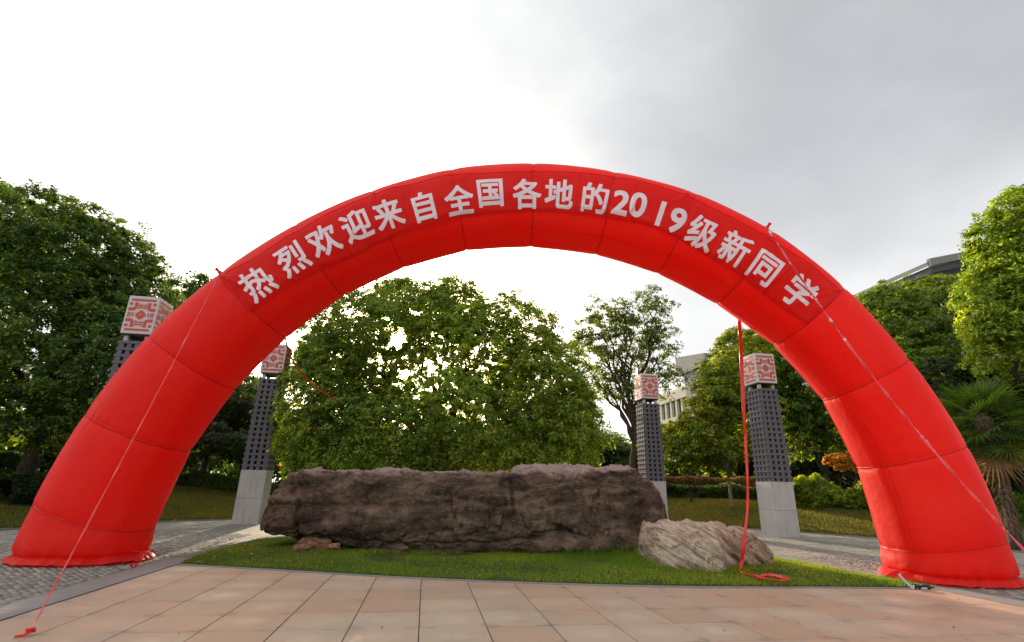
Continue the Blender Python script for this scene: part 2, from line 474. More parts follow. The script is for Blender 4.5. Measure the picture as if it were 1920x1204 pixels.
def disc(name, r0, r1, z, mat, n=180):
    V = []; F = []
    for i in range(n):
        a = 2 * math.pi * i / n
        for r in (r0, r1): V.append((PC[0] + r * math.cos(a), PC[1] + r * math.sin(a), z))
    for i in range(n):
        j = (i + 1) % n; F.append((2*i, 2*i+1, 2*j+1, 2*j))
    if r0 == 0: F = [(2*i, 2*i+1, 2*((i+1) % n)+1) for i in range(n)]
    return tag(link(name, mesh(name, V, F), mat), kind='structure')
disc('setts_plaza', 0, 13.0, 0.0, M['setts'])
disc('setts_ring', 13.0, PR, 0.0, M['ring'])
# gutter strip between them, and the kerb of the lawn: stones one by one
gut = disc('gutter', 12.88, 13.10, 0.004, M['kerb'])
def arc_stone(r0, r1, a0, a1, z0, z1):
    V = []; n = 3
    for k in range(n + 1):
        a = a0 + (a1 - a0) * k / n; c, s = math.cos(a), math.sin(a)
        V += [(PC[0] + r0*c, PC[1] + r0*s, z0), (PC[0] + r1*c, PC[1] + r1*s, z0), (PC[0] + r1*c, PC[1] + r1*s, z1), (PC[0] + r0*c, PC[1] + r0*s, z1)]
    F = [(3, 2, 1, 0)]
    for k in range(n):
        b_ = 4 * k
        for j in range(4): F.append((b_+j, b_+(j+1) % 4, b_+4+(j+1) % 4, b_+4+j))
    F.append((4*n, 4*n+1, 4*n+2, 4*n+3))
    return V, F
lk_ = tag(empty('lawn_kerb', (0, 0, 0)), 'low grey granite kerb curving round the setts plaza in front of the lawns', 'kerb')
k = 0
for i in range(150):
    a0 = R(-20) + i * R(220) / 150; a1 = a0 + R(220) / 150 - .0008
    V, F = arc_stone(PR - .02, PR + .13, a0, a1, -.05, .055 + .006 * math.sin(i * 2.3))
    link('kerb_stone', mesh('kerb_stone', V, F), M['kerb'], lk_)

# front edge of the grass island: a shallow arc through these points
KP = [(-6.52, 11.05), (-5.4, 10.82), (-4.13, 10.58), (-2.8, 10.28), (-1.51, 10.06), (-.3, 9.92), (0.85, 9.84), (2.05, 9.80), (3.25, 9.82), (4.6, 9.94), (5.85, 10.09), (6.9, 10.16), (7.55, 10.17), (8.05, 10.12)]
KX = np.array([q[0] for q in KP]); KY = np.array([q[1] for q in KP])
def kerb_y(x): return float(np.interp(x, KX, KY, left=KY[0], right=KY[-1]))
# paving: slabs of 0.8 m, one object each, joints left open over dark mortar
pav = tag(link('pavement', mesh('pavement', [(x_, y_ - .02, .004) for x_, y_ in KP] + [(9.9, -2.2, .004), (-4.75, -2.2, .004)], [tuple(range(len(KP) + 2))]), M['joint']), kind='structure')
o1 = ground(787, 1149)
U0 = o1.dot(GU) % .8; V0 = o1.dot(GV) % .8
def uv(x, y): return x * GU.x + y * GU.y, x * GV.x + y * GV.y
def xy(u, v): return u * GU.x + v * GV.x, u * GU.y + v * GV.y
UL = uv(-6.52, 11.05)[0] + .02; UR = uv(8.05, 10.1)[0]
vk_cache = {}
def vmax(u):               # how far the slab column at u runs before it meets the kerb arc
    lo, hi = 5, 14
    for _ in range(30):
        m_ = (lo + hi) / 2; x, y = xy(u, m_)
        if y < kerb_y(x) - .03: lo = m_
        else: hi = m_
    return lo
g = .0055
nslab = 0
us = [UL] + [U0 + .8 * i for i in range(-30, 30) if UL + .12 < U0 + .8 * i < UR - .12] + [UR]
for a, b2 in zip(us[:-1], us[1:]):
    va, vb = vmax(a + g), vmax(b2 - g)
    top = max(va, vb); j = math.floor((top - V0) / .8)
    while True:
        v0 = V0 + .8 * j; v1 = v0 + .8; j -= 1
        if v0 < -1.6: break
        if v0 > min(va, vb) - .02: continue
        q = [(a + g, v0 + g * 1.4), (b2 - g, v0 + g * 1.4), (b2 - g, min(v1 - g * 1.4, vb)), (a + g, min(v1 - g * 1.4, va))]
        if min(va, vb) - (v0 + .8) < .18 and v0 + .8 < min(va, vb): q[2] = (b2 - g, vb); q[3] = (a + g, va)
        elif v0 + .8 < max(va, vb) and v0 + .8 > min(va, vb): q[2] = (b2 - g, min(vb, v1 + .15)); q[3] = (a + g, min(va, v1 + .15))
        cx = sum(t[0] for t in q) / 4; cy = sum(t[1] for t in q) / 4
        zt = .012 + random.uniform(-.0012, .0012); zl = [random.uniform(-.0007, .0007) for _ in q]
        e_ = .0035
        V = []
        for t in q:
            x, y = xy(*t); V.append((x, y, -.03))
        for i_, t in enumerate(q):
            x, y = xy(*t); V.append((x, y, zt - .0035 + zl[i_]))
        for i_, t in enumerate(q):
            tu = t[0] + (e_ if t[0] < cx else -e_); tv = t[1] + (e_ if t[1] < cy else -e_)
            x, y = xy(tu, tv); V.append((x, y, zt + zl[i_]))
        F = [(8, 9, 10, 11)] + [(i_, (i_+1) % 4, 4+(i_+1) % 4, 4+i_) for i_ in range(4)] + [(4+i_, 4+(i_+1) % 4, 8+(i_+1) % 4, 8+i_) for i_ in range(4)]
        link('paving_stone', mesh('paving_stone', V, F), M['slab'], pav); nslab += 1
print('slabs', nslab)

# kerb stones: front arc, left and right edge of the paved walk
pk = tag(empty('pavement_kerb', (0, 0, 0)), 'grey granite edging stones between the buff paving, the grass island and the setts', 'kerb')
def edge_stone(p0, p1, wd, z0=-.05, z1=.030):
    d = (Vector(p1) - Vector(p0)); L = d.length; d.normalize(); nrm = Vector((-d.y, d.x, 0))
    a = Vector(p0) + d * .004; c = Vector(p1) - d * .004
    V = []
    for z, ins in ((z0, 0), (z1 - .006, 0), (z1, .006)):
        for q, s, e2 in ((a, 0, 1), (c, 0, -1), (c, 1, -1), (a, 1, 1)):
            pt = q + d * ins * e2 + nrm * (wd * s + (ins if s == 0 else -ins)); V.append((pt.x, pt.y, z))
    F = [(8, 9, 10, 11)]
    for l in (0, 4):
        for i in range(4): F.append((l+i, l+(i+1) % 4, l+4+(i+1) % 4, l+4+i))
    return V, F
def along(pts, step):
    P = [Vector((x, y, 0)) for x, y in pts]; out = [P[0].copy()]; rem = step
    for a, c in zip(P[:-1], P[1:]):
        L = (c - a).length; pos = 0
        while L - pos >= rem:
            pos += rem; out.append(a + (c - a) * pos / L); rem = step
        rem -= L - pos
    out.append(P[-1]); return out
fr = along(KP, .8)
for a, c in zip(fr[:-1], fr[1:]):
    if (c - a).length > .1:
        V, F = edge_stone(a, c, .10, z1=.022); link('kerb_stone', mesh('kerb_stone', V, F), M['kerb'], pk)
for uu, sgn in ((UL - .025, -1), (UR + .025, 1)):
    v_ = uv(-6.52, 11.05)[1] + .9 if sgn < 0 else uv(8.05, 10.12)[1] + .1
    while v_ > -2:
        for layer, (w0, w1) in enumerate(((0, .26), (.27, .52))):
            a = Vector((*xy(uu + sgn * w0, v_), 0)); c = Vector((*xy(uu + sgn * w0, v_ - .8), 0))
            V, F = edge_stone(a, c, (w1 - w0) * -sgn if sgn > 0 else -(w1 - w0), z1=.018 - .004 * layer)
            link('kerb_stone', mesh('kerb_stone', V, F), M['kerb'], pk)
        v_ -= .8

# setts one can make out near the camera: small worn blocks, far too many to count
def setts(xr, yr, ok, pitch=.115):
    nx = int((xr[1] - xr[0]) / pitch); ny = int((yr[1] - yr[0]) / pitch)
    I, J = np.meshgrid(np.arange(nx), np.arange(ny), indexing='ij')
    U = I * pitch + (J % 2) * pitch / 2 + rng.uniform(-.008, .008, I.shape); Vv = J * pitch + rng.uniform(-.008, .008, I.shape)
    ca, sa = math.cos(R(24)), math.sin(R(24))
    cxm, cym = (xr[0] + xr[1]) / 2, (yr[0] + yr[1]) / 2
    U = U - (xr[1] - xr[0]) / 2; Vv = Vv - (yr[1] - yr[0]) / 2
    X = cxm + U * ca - Vv * sa; Y = cym + U * sa + Vv * ca
    k = ok(X, Y); X = X[k]; Y = Y[k]; n = len(X)
    hw = rng.uniform(.042, .052, n); hh = rng.uniform(.042, .052, n); z = .006 + rng.uniform(0, .012, n) + .006 * vnoise(np.stack([X * 1.2, Y * 1.2, X * 0], -1))
    Vs = []
    for (s, t, top) in ((-1, -1, 0), (1, -1, 0), (1, 1, 0), (-1, 1, 0), (-1, -1, 1), (1, -1, 1), (1, 1, 1), (-1, 1, 1)):
        f = .68 if top else 1.
        du = hw * s * f + (rng.uniform(-.005, .005, n)); dv = hh * t * f + rng.uniform(-.005, .005, n)
        Vs.append(np.stack([X + du * ca - dv * sa, Y + du * sa + dv * ca, np.where(top, z + rng.uniform(-.002, .002, n), -.012)], -1))
    V = np.stack(Vs, 1).reshape(-1, 3)
    base = (np.arange(n) * 8)[:, None, None]
    f = np.array([(4, 5, 6, 7), (0, 1, 5, 4), (1, 2, 6, 5), (2, 3, 7, 6), (3, 0, 4, 7)])
    Q = (base + f[None]).reshape(-1, 4)
    t = rng.uniform(.20, .40, n)[:, None] * np.array([1, .955, .865]) * (1 + .12 * rng.standard_normal(n))[:, None]
    return V, Q, np.repeat(t, 5, 0)
def okL(X, Y):
    u, v = X * GU.x + Y * GU.y, X * GV.x + Y * GV.y
    return (u < UL - .62) & (np.hypot(X - PC[0], Y - PC[1]) < 12.85) & (Y > 3.5)
def okR(X, Y):
    u, v = X * GU.x + Y * GU.y, X * GV.x + Y * GV.y
    return (u > UR + .62) & (np.hypot(X - PC[0], Y - PC[1]) < 12.85) & (Y > 3.5)
for xr, yr, ok in (((-20, 2), (-2, 26), lambda X, Y: okL(X, Y) & (X < -5) & (Y < 17.5)), ((2, 20), (-2, 24), lambda X, Y: okR(X, Y) & (Y < 15))):
    V, Q, C = setts(xr, yr, ok)
    tag(link('setts', mesh_np('setts', V, Q, C), M['settstone']), 'worn grey stone setts paving the plaza beside the walk', 'setts', kind='stuff')

# ------------------------------------------------------------------ grass island
IS = [(x, y + .11) for x, y in KP[:-1]] + [(7.9, 10.3), (7.75, 10.9), (7.45, 12.3), (6.95, 14.2), (5.2, 17.3), (2.4, 19.2), (-1.0, 19.6), (-4.2, 18.9), (-6.4, 17.4), (-7.25, 16.0), (-7.2, 14.6), (-6.95, 13.1), (-6.75, 12.0)]
ISn = np.array(IS)
def inside(X, Y, P=ISn):
    r = np.zeros(np.shape(X), bool); n = len(P)
    for i in range(n):
        x0, y0 = P[i]; x1, y1 = P[(i+1) % n]
        c = ((y0 > Y) != (y1 > Y)) & (X < (x1 - x0) * (Y - y0) / (y1 - y0 + 1e-12) + x0)
        r ^= c
    return r
def edge_dist(X, Y, P=ISn):
    d = np.full(np.shape(X), 1e9); n = len(P)
    for i in range(n):
        a = P[i]; e = P[(i+1) % n] - a; t = np.clip(((X - a[0]) * e[0] + (Y - a[1]) * e[1]) / (e @ e), 0, 1)
        d = np.minimum(d, np.hypot(X - a[0] - t * e[0], Y - a[1] - t * e[1]))
    return d
def isl_z(X, Y):
    d = edge_dist(X, Y)
    return .035 + .10 * np.clip(d / 1.6, 0, 1) + .025 * np.clip(d, 0, 1) * vnoise(np.stack([X * 1.3, Y * 1.3, X * 0], -1))
# turf body: radial rings shrinking to the centre
cen = np.array([.3, 14.2]); V = []; F = []
dens = []
for i in range(len(ISn)):
    a, c = ISn[i], ISn[(i+1) % len(ISn)]; m_ = max(1, int(np.hypot(*(c - a)) / .25))
    for t in range(m_): dens.append(a + (c - a) * t / m_)
dens = np.array(dens); nb = len(dens); fr_ = [1, .995, .98, .95, .9, .82, .7, .55, .4, .2, .05]
pts = []
for i_, f in enumerate(fr_):
    q = cen + (dens - cen) * f
    z = isl_z(q[:, 0], q[:, 1]) if i_ > 0 else np.full(nb, -.01)
    pts.append(np.c_[q, z])
V = np.vstack(pts)
Q = np.array([(i * nb + j, i * nb + (j+1) % nb, (i+1) * nb + (j+1) % nb, (i+1) * nb + j) for i in range(len(fr_) - 1) for j in range(nb)])
tag(link('turf_island', mesh_np('turf_island', V, Q), M['lawn'], smooth=True), kind='structure')

def blades(X, Y, Z, h, wd, cols, lean=.5, bend=True):
    n = len(X); a = rng.uniform(0, 2 * np.pi, n); dx = np.cos(a); dy = np.sin(a); l = rng.uniform(.1, lean, n) * h; b_ = rng.uniform(0, 2 * np.pi, n)
    P0 = np.stack([X - dx * wd, Y - dy * wd, Z], -1); P1 = np.stack([X + dx * wd, Y + dy * wd, Z], -1)
    P2 = np.stack([X + np.cos(b_) * l, Y + np.sin(b_) * l, Z + h], -1)
    V = np.stack([P0, P1, P2], 1).reshape(-1, 3); T = np.arange(3 * n).reshape(-1, 3)
    return V, T, cols
def grass_cols(X, Y, a=(.085, .205, .012), b_=(.225, .325, .016), dry=(.24, .19, .06), pd=.06):
    f = np.clip(.5 + .6 * fbm(np.stack([X * .5, Y * .5, X * 0], -1), 3) + .25 * rng.standard_normal(len(X)), 0, 1)[:, None]
    c = np.array(a) * (1 - f) + np.array(b_) * f
    k = rng.random(len(X)) < pd; c[k] = np.array(dry) * rng.uniform(.7, 1.2, (k.sum(), 1))
    return c * rng.uniform(.8, 1.2, (len(X), 1))
n = 260000
X = rng.uniform(-7.4, 8.1, n); Y = rng.uniform(9.8, 19.6, n)
k = inside(X, Y) & (fbm(np.stack([X * 1.1, Y * 1.6, X * 0], -1), 3) > -.62 + .25 * rng.standard_normal(n)); k &= (Y < 14.5) | (rng.random(n) < .35); X, Y = X[k], Y[k]
hh = rng.uniform(.025, .06, len(X)) * (1 + .5 * np.clip(fbm(np.stack([X, Y, X * 0], -1), 3), -.6, 1))
# longer tufts left round the foot of the small boulder and the right end of the big one
tall = np.exp(-((X - 3.0) / 1.1) ** 2 - ((Y - 12.6) / .9) ** 2) ; hh *= 1 + 2.4 * tall
hh *= 1 + 1.3 * (np.exp(-((Y - 12.75) / .28) ** 2) * (X < 3.2) + np.exp(-((Y - 11.25) / .25) ** 2) * (X > 2.9) * (X < 4.9)) * rng.random(len(X))
V, T, C = blades(X, Y, isl_z(X, Y) - .005, hh, .0045, grass_cols(X, Y), .7)
tag(link('island_grass', mesh_np('island_grass', V, T, C), M['grass']), 'short bright grass of the island in front of the boulders', 'grass', kind='stuff')
# lawns beyond the plaza
n = 420000
A = rng.uniform(R(20), R(165), n); Rr = PR + .15 + 22 * rng.random(n) ** 1.4
X = PC[0] + Rr * np.cos(A); Y = PC[1] + Rr * np.sin(A)
hh = rng.uniform(.05, .13, n)
V, T, C = blades(X, Y, terrain(X, Y) + .03, hh, .010, grass_cols(X, Y, (.085, .115, .016), (.185, .190, .028), (.27, .19, .075), .18), .8)
tag(link('lawn_grass', mesh_np('lawn_grass', V, T, C), M['grass']), 'rough grass on the lawns that rise behind the plaza', 'grass', kind='stuff')
# tufts of moss and grass in the right-hand front joint
# fallen leaves
def scatter_leaves(name, label, X, Y, Z, size):
    n = len(X); q = rng.uniform(0, 6.28, n); s = rng.uniform(.7, 1.3, n) * size
    ux = np.stack([np.cos(q), np.sin(q), rng.uniform(-.3, .5, n)], -1) * s[:, None]
    vx = np.stack([-np.sin(q), np.cos(q), rng.uniform(-.3, .5, n)], -1) * s[:, None] * .55
    P = np.stack([X, Y, Z], -1)
    V = np.stack([P - ux, P + vx, P + ux, P - vx], 1).reshape(-1, 3); Q = np.arange(4 * n).reshape(-1, 4)
    pal = np.array([(.30, .13, .05), (.22, .075, .03), (.36, .20, .08), (.13, .05, .03), (.42, .26, .15)])
    C = pal[rng.integers(0, 5, n)] * rng.uniform(.7, 1.2, (n, 1))
    tag(link(name, mesh_np(name, V, Q, C), M['leaf']), label, 'leaves', kind='stuff')
n = 900; X = rng.uniform(-7.2, 8, n); Y = rng.uniform(9.9, 14, n); k = inside(X, Y) & (rng.random(n) < np.where(X < -4, 1, .36)); X, Y = X[k], Y[k]
X = np.r_[X, rng.normal(-5.9, .5, 130)]; Y = np.r_[Y, rng.normal(12.9, .5, 130)]; k = inside(X, Y); X, Y = X[k], Y[k]
scatter_leaves('fallen_leaves', 'brown fallen leaves scattered over the grass island', X, Y, isl_z(X, Y) + .035, .04)
n = 1500; A = rng.uniform(R(25), R(160), n); Rr = PR + 8 * rng.random(n)
X = PC[0] + Rr * np.cos(A); Y = PC[1] + Rr * np.sin(A)
scatter_leaves('fallen_leaves', 'dry fallen leaves lying on the lawns behind the plaza', X, Y, terrain(X, Y) + .09, .07)
n = 120; X = rng.uniform(-6, 8, n); Y = rng.uniform(6, 10, n); k = ~inside(X, Y)
scatter_leaves('fallen_leaves', 'a few small dry leaves lying on the buff paving', X[k][:46], Y[k][:46], np.full(min(46, k.sum()), .024), .022)

# ------------------------------------------------------------------ boulders
def facets(P, sc, seed):
    """fracture planes: every cell of a jittered grid gets its own tilted face"""
    Q = P * np.array(sc) + seed; I = np.floor(Q).astype(np.int64); best = np.full(P.shape[:-1], 1e9); val = np.zeros(P.shape[:-1])
    for a in (-1, 0, 1):
        for b_ in (-1, 0, 1):
            for c in (-1, 0, 1):
                i, j, k_ = I[..., 0] + a, I[..., 1] + b_, I[..., 2] + c
                ctr = np.stack([i + _h(i, j, k_), j + _h(i + 91, j, k_), k_ + _h(i, j + 57, k_)], -1)
                df = Q - ctr; d = (df ** 2).sum(-1)
                tl = np.stack([_h(i + 7, j, k_) - .5, _h(i, j + 7, k_) - .5, _h(i, j, k_ + 7) - .5], -1)
                v = (_h(i + 3, j + 5, k_) - .5) + (df * tl).sum(-1) * 1.5
                m_ = d < best; best = np.where(m_, d, best); val = np.where(m_, v, val)
    return val
def boulder(name, top, bot, dfront, dback, x0, x1, ycen, nu=420, nv=150, seed=0., amp=.10, strat=(.05, 3.1), tilt=0., p=2.6, extra=None, fac=.085):
    """long rock: for each station along x a closed cross-section between the heights bot(x) and top(x)"""
    s = np.linspace(0, 1, nu); X = x0 + (x1 - x0) * s
    endf = np.clip(np.minimum(s, 1 - s) / .035, 0, 1) ** .5
    a = np.linspace(0, 2 * np.pi, nv, endpoint=False)
    ca, sa = np.cos(a), np.sin(a)
    T, B = top(X), bot(X); DF, DB = dfront(X), dback(X)
    cy = np.sign(ca) * np.abs(ca) ** (2 / p); cz = np.sign(sa) * np.abs(sa) ** (2 / p)
    Yo = np.where(ca[None] < 0, cy[None] * DF[:, None], cy[None] * DB[:, None]) * endf[:, None]
    mid = (T + B) / 2; hf = (T - B) / 2
    Z = mid[:, None] + cz[None] * hf[:, None] * (.35 + .65 * endf[:, None])
    P = np.stack([np.repeat(X[:, None], nv, 1), ycen + Yo, Z], -1)
    N = np.stack([np.zeros_like(Yo), np.repeat(cy[None], nu, 0), np.repeat(cz[None], nu, 0)], -1)
    N /= np.linalg.norm(N, axis=2, keepdims=True) + 1e-9
    Q = P + seed
    zt = P[..., 2] + tilt * P[..., 0]
    led = fbm(np.stack([P[..., 0] * .22 + seed, P[..., 1] * .3, zt * strat[1]], -1), 4, .6)
    led = np.sign(led) * np.abs(led) ** .7
    big = fbm(Q * .8, 3, .55); med = fbm(Q * 2.3, 4, .55)
    # cracks: narrow valleys where a noise crosses zero
    cr = np.abs(fbm(np.stack([P[..., 0] * .55 + 3 + seed, P[..., 1] * .5, P[..., 2] * .9], -1), 3)); crack = -np.exp(-(cr / .035) ** 2) * .07
    cr2 = np.abs(vnoise(np.stack([P[..., 0] * .16 + 9 + seed, P[..., 1] * .2, zt * 1.5], -1))); crack2 = -np.exp(-(cr2 / .04) ** 2) * .09
    fr = fbm(Q * 7., 3, .55) * .022
    D = amp * big + strat[0] * led + amp * .55 * med + crack + crack2 + fr
    Pw = P + .12 * np.stack([vnoise(P * 1.7), vnoise(P * 1.7 + 31), vnoise(P * 1.7 + 77)], -1)
    D = D + fac * facets(Pw, (1.1, 1.1, 2.2), seed) + fac * .55 * facets(Pw, (3.1, 3.1, 5.5), seed + 9) + fac * .16 * facets(Pw, (8., 8., 12.), seed + 4)
    if extra is not None: D = D + extra(P)
    P = P + N * D[..., None] * (.3 + .7 * endf[:, None, None])
    V = P.reshape(-1, 3); I, J = np.meshgrid(np.arange(nu - 1), np.arange(nv), indexing='ij'); J2 = (J + 1) % nv
    Qd = np.stack([I * nv + J, I * nv + J2, (I + 1) * nv + J2, (I + 1) * nv + J], -1).reshape(-1, 4)
    c0 = len(V); V = np.vstack([V, P[0].mean(0), P[-1].mean(0)])
    F0 = [(c0, (j+1) % nv, j, j) for j in range(nv)]
    me = mesh_np(name, V, Qd)
    bm = bmesh.new(); bm.from_mesh(me); bm.verts.ensure_lookup_table()
    for j in range(nv):
        bm.faces.new((bm.verts[c0], bm.verts[(j+1) % nv], bm.verts[j]))
        bm.faces.new((bm.verts[c0+1], bm.verts[(nu-1)*nv+j], bm.verts[(nu-1)*nv+(j+1) % nv]))
    bmesh.ops.recalc_face_normals(bm, faces=bm.faces[:])
    bm.to_mesh(me); bm.free()
    return me
def prof(pts, Y):      # heights measured at distance Y from outline points in the photograph
    W = [look(px, py, Y) for px, py in pts]; xs = np.array([v.x for v in W]); zs = np.array([v.z for v in W])
    return lambda x: np.interp(x, xs, zs)
YB = 14.2
ptop = prof([(498, 975), (503, 955), (530, 930), (548, 905), (565, 886), (600, 882), (665, 884), (720, 880), (790, 887), (850, 884), (930, 882), (960, 876), (1020, 875), (1080, 873), (1140, 871), (1165, 872), (1185, 882), (1200, 900), (1222, 918), (1240, 925), (1247, 945), (1240, 975)], YB)
pbot = prof([(498, 1003), (515, 1022), (540, 1030), (600, 1042), (700, 1052), (760, 1052), (850, 1052), (1247, 1052)], YB - .9)
x0 = look(510, 960, YB).x; x1 = look(1246, 960, YB).x
def bb_extra(P):
    x, z = P[..., 0], P[..., 2]
    # long ledge two-thirds up on the left, undercut foot on the left, hollow near the middle
    e = -.10 * np.exp(-((z - (1.22 + .03 * x)) / .05) ** 2) * np.clip((-1.8 - x) / 1.2, 0, 1)
    e += .13 * np.clip((1.22 + .03 * x - z) / .25, 0, 1) * np.clip((-1.6 - x) / 1.0, 0, 1) * np.clip((z - .35) / .3, 0, 1)
    e += -.30 * np.clip((.46 - z) / .25, 0, 1) * np.clip((-3.0 - x) / 1.2, 0, 1)
    e += -.16 * np.exp(-((x + 3.05) / .12) ** 2 - ((z - .55) / .28) ** 2)
    e += -.12 * np.exp(-((x + 5.3 + (z - 1.6) * .35) / .10) ** 2) * np.clip((z - 1.2) / .3, 0, 1)
    e += -.10 * np.exp(-((x - .15 + (z - 1) * .1) / .05) ** 2) * np.clip((z - .3), 0, 1)
    e += .10 * np.exp(-((z - (.33 + .06 * (x - 1))) / .12) ** 2) * np.clip((x - .3) / .8, 0, 1)
    e += .16 * np.exp(-((x + 6.2) / .5) ** 2 - ((z - 1.12) / .16) ** 2)          # snout on the left
    e += -.14 * np.exp(-((x + 5.0) / .05) ** 2) * (z < 1.2)
    e += .09 * np.clip((.62 + .05 * (x - 1) - z) / .12, 0, 1) * np.clip((x - .2) / .6, 0, 1)   # lower ledge on the right
    return e
me = boulder('boulder', lambda x: ptop(x) - .02, lambda x: np.maximum(pbot(x), -.25) - .06, lambda x: np.interp(x, [-7, -5.5, 0, 3.6, 4.6], [.6, 1.25, 1.45, 1.35, .5]), lambda x: np.interp(x, [-7, -5, 0, 4.6], [.6, 1.2, 1.4, .7]), x0, x1, YB, 760, 260, 3.3, .06, (.05, 2.4), -.03, 3.4, bb_extra)
tag(link('boulder', me, M['bigrock'], smooth=True), 'huge long brown layered boulder with a pale pinkish top edge', 'boulder')

YS = 12.6
stop_ = prof([(1194, 1050), (1200, 1010), (1212, 984), (1250, 984), (1290, 978), (1330, 974), (1372, 980), (1400, 992), (1425, 1015), (1438, 1035), (1442, 1050)], YS)
sbot_ = prof([(1194, 1056), (1210, 1066), (1270, 1078), (1320, 1082), (1345, 1072), (1385, 1056), (1410, 1060), (1430, 1058), (1442, 1048)], YS - .6)
xs0 = look(1195, 1030, YS).x; xs1 = look(1441, 1030, YS).x
def sb_extra(P):
    x, z = P[..., 0], P[..., 2]
    t = (x - 4.0) * math.sin(R(33)) + (z - .6) * math.cos(R(33))      # diagonal bedding falling to the right
    s_ = (x - 4.0) * math.cos(R(33)) - (z - .6) * math.sin(R(33))
    e = .045 * np.sin(t * 17 + 2.5 * fbm(P * 1.2, 2)) * np.clip((5.3 - x) / .6, .15, 1)
    e += -.15 * np.exp(-((t - .16) / .07) ** 2) * np.exp(-((s_ - .55) / .75) ** 2)
    e += .05 * np.exp(-((t + .02) / .10) ** 2)
    return e
me = boulder('boulder', stop_, lambda x: sbot_(x) - .26, lambda x: np.interp(x, [2.9, 3.3, 4.3, 4.8, 5.9], [.85, 1.45, 1.55, .90, .45]), lambda x: x * 0 + .8, xs0, xs1, YS, 360, 240, 8.1, .05, (.03, 5.), .65, 3.0, sb_extra, .055)
tag(link('boulder', me, M['smallrock'], smooth=True), 'smaller grey and ochre striped boulder before the right end of the huge one', 'boulder')
# loose stones under the left end of the big boulder
for i, (px, py, s, lab) in enumerate(((585, 1032, .26, 'widest orange brown stone wedged under the left end of the huge boulder'),
                                      (560, 1038, .15, 'small pale orange stone lying in front of the wedge stone under the huge boulder'),
                                      (622, 1036, .15, 'flat brownish stone right of the wedge stone under the huge boulder'),
                                      (745, 1040, .16, 'pale pinkish stone poking out at the foot of the huge boulder below its hollow'))):
    g_ = ground(px, py, .1)
    bm = bmesh.new(); bmesh.ops.create_icosphere(bm, subdivisions=4, radius=1)
    P = np.array([v.co[:] for v in bm.verts]); D = 1 + .28 * fbm(P * 1.3 + i * 5, 4)
    for v, d in zip(bm.verts, D):
        v.co = v.co * d; v.co.x *= s * 1.5; v.co.y *= s * .9; v.co.z *= s * .62
    me = bpy.data.meshes.new('stone'); bm.to_mesh(me); bm.free()
    o = tag(link('stone', me, M['orangerock'] if i < 3 else M['bigrock'], smooth=True), lab, 'stone')
    o.location = (g_.x, g_.y + .15, .17 + s * .2); o.rotation_euler = (0, .1, i)

# ------------------------------------------------------------------ inflatable arch
AY = 11.4
UZ = np.array([[-8.57, .85], [-8.1, 2.57], [-7.28, 4.17], [-6.14, 5.58], [-4.75, 6.78], [-3.15, 7.68], [-1.41, 8.27], [.44, 8.45], [2.29, 8.27], [4.06, 7.75], [5.66, 6.84], [7.03, 5.62], [8.09, 4.12], [8.75, 2.42], [9.01, .69]])
RR = np.array([1.07, 1.04, 1.03, 1.01, .99, .99, 1.0, 1.01, 1.02, 1.04, 1.03, .97, .95, 1.0, 1.04])
NS = len(UZ)
E1 = np.zeros((NS, 2))
for k in range(NS):
    a = UZ[k] - UZ[k-1] if k > 0 else UZ[1] - UZ[0]
    c = UZ[k+1] - UZ[k] if k < NS-1 else UZ[k] - UZ[k-1]
    a = a / np.hypot(*a); c = c / np.hypot(*c); t = a + c; t /= np.hypot(*t)
    E1[k] = np.array([-t[1], t[0]]) / max(.5, a @ t)
def sect(phi, p=2.45):      # the sewn tube is a little flatter on its four sides than a true circle
    return (np.abs(np.cos(phi)) ** p + np.abs(np.sin(phi)) ** p) ** (-1 / p) / 1.04
def ring_at(k, phi, ex):
    r = (RR[k] + ex) * sect(phi)
    return np.stack([UZ[k, 0] + r * np.cos(phi) * E1[k, 0], AY - r * np.sin(phi), UZ[k, 1] + r * np.cos(phi) * E1[k, 1]], -1)
def S(s, phi, ex=0.):
    """point on the tube: s counts the seams from the left foot, phi = 0 outside, 90 deg front, 180 inside"""
    s = np.asarray(s, float); phi = np.asarray(phi, float); k = np.clip(np.floor(s).astype(int), 0, NS - 2); t = s - k
    bul = .020 * (1 - (2 * np.clip(t, 0, 1) - 1) ** 4) - .012 * np.exp(-(np.minimum(t, 1 - t) / .03) ** 2)
    P = ring_at(k, phi, ex + bul) * (1 - t)[..., None] + ring_at(k + 1, phi, ex + bul) * t[..., None]
    o = (.032 * 4 * np.clip(t, 0, 1) * (1 - np.clip(t, 0, 1)))[..., None] * (E1[k] + E1[k + 1]) / 2      # panels are cut on a slight curve
    P[..., 0] += o[..., 0]; P[..., 2] += o[..., 1]
    return P
arch = tag(empty('inflatable_arch', (.2, AY, 0)), 'big red inflatable arch spanning the walk in front of the boulders', 'inflatable arch')
def part(name, me, mat, parent, smooth=False, label=None):
    o = link(name, me, mat, parent, smooth); o.matrix_parent_inverse = parent.matrix_world.inverted() if parent.matrix_world != Matrix.Identity(4) else Matrix.Translation(-parent.location)
    if label: o['label'] = label
    return o
NPH, NT = 120, 19
tt = (1 - np.cos(np.linspace(0, np.pi, NT))) / 2
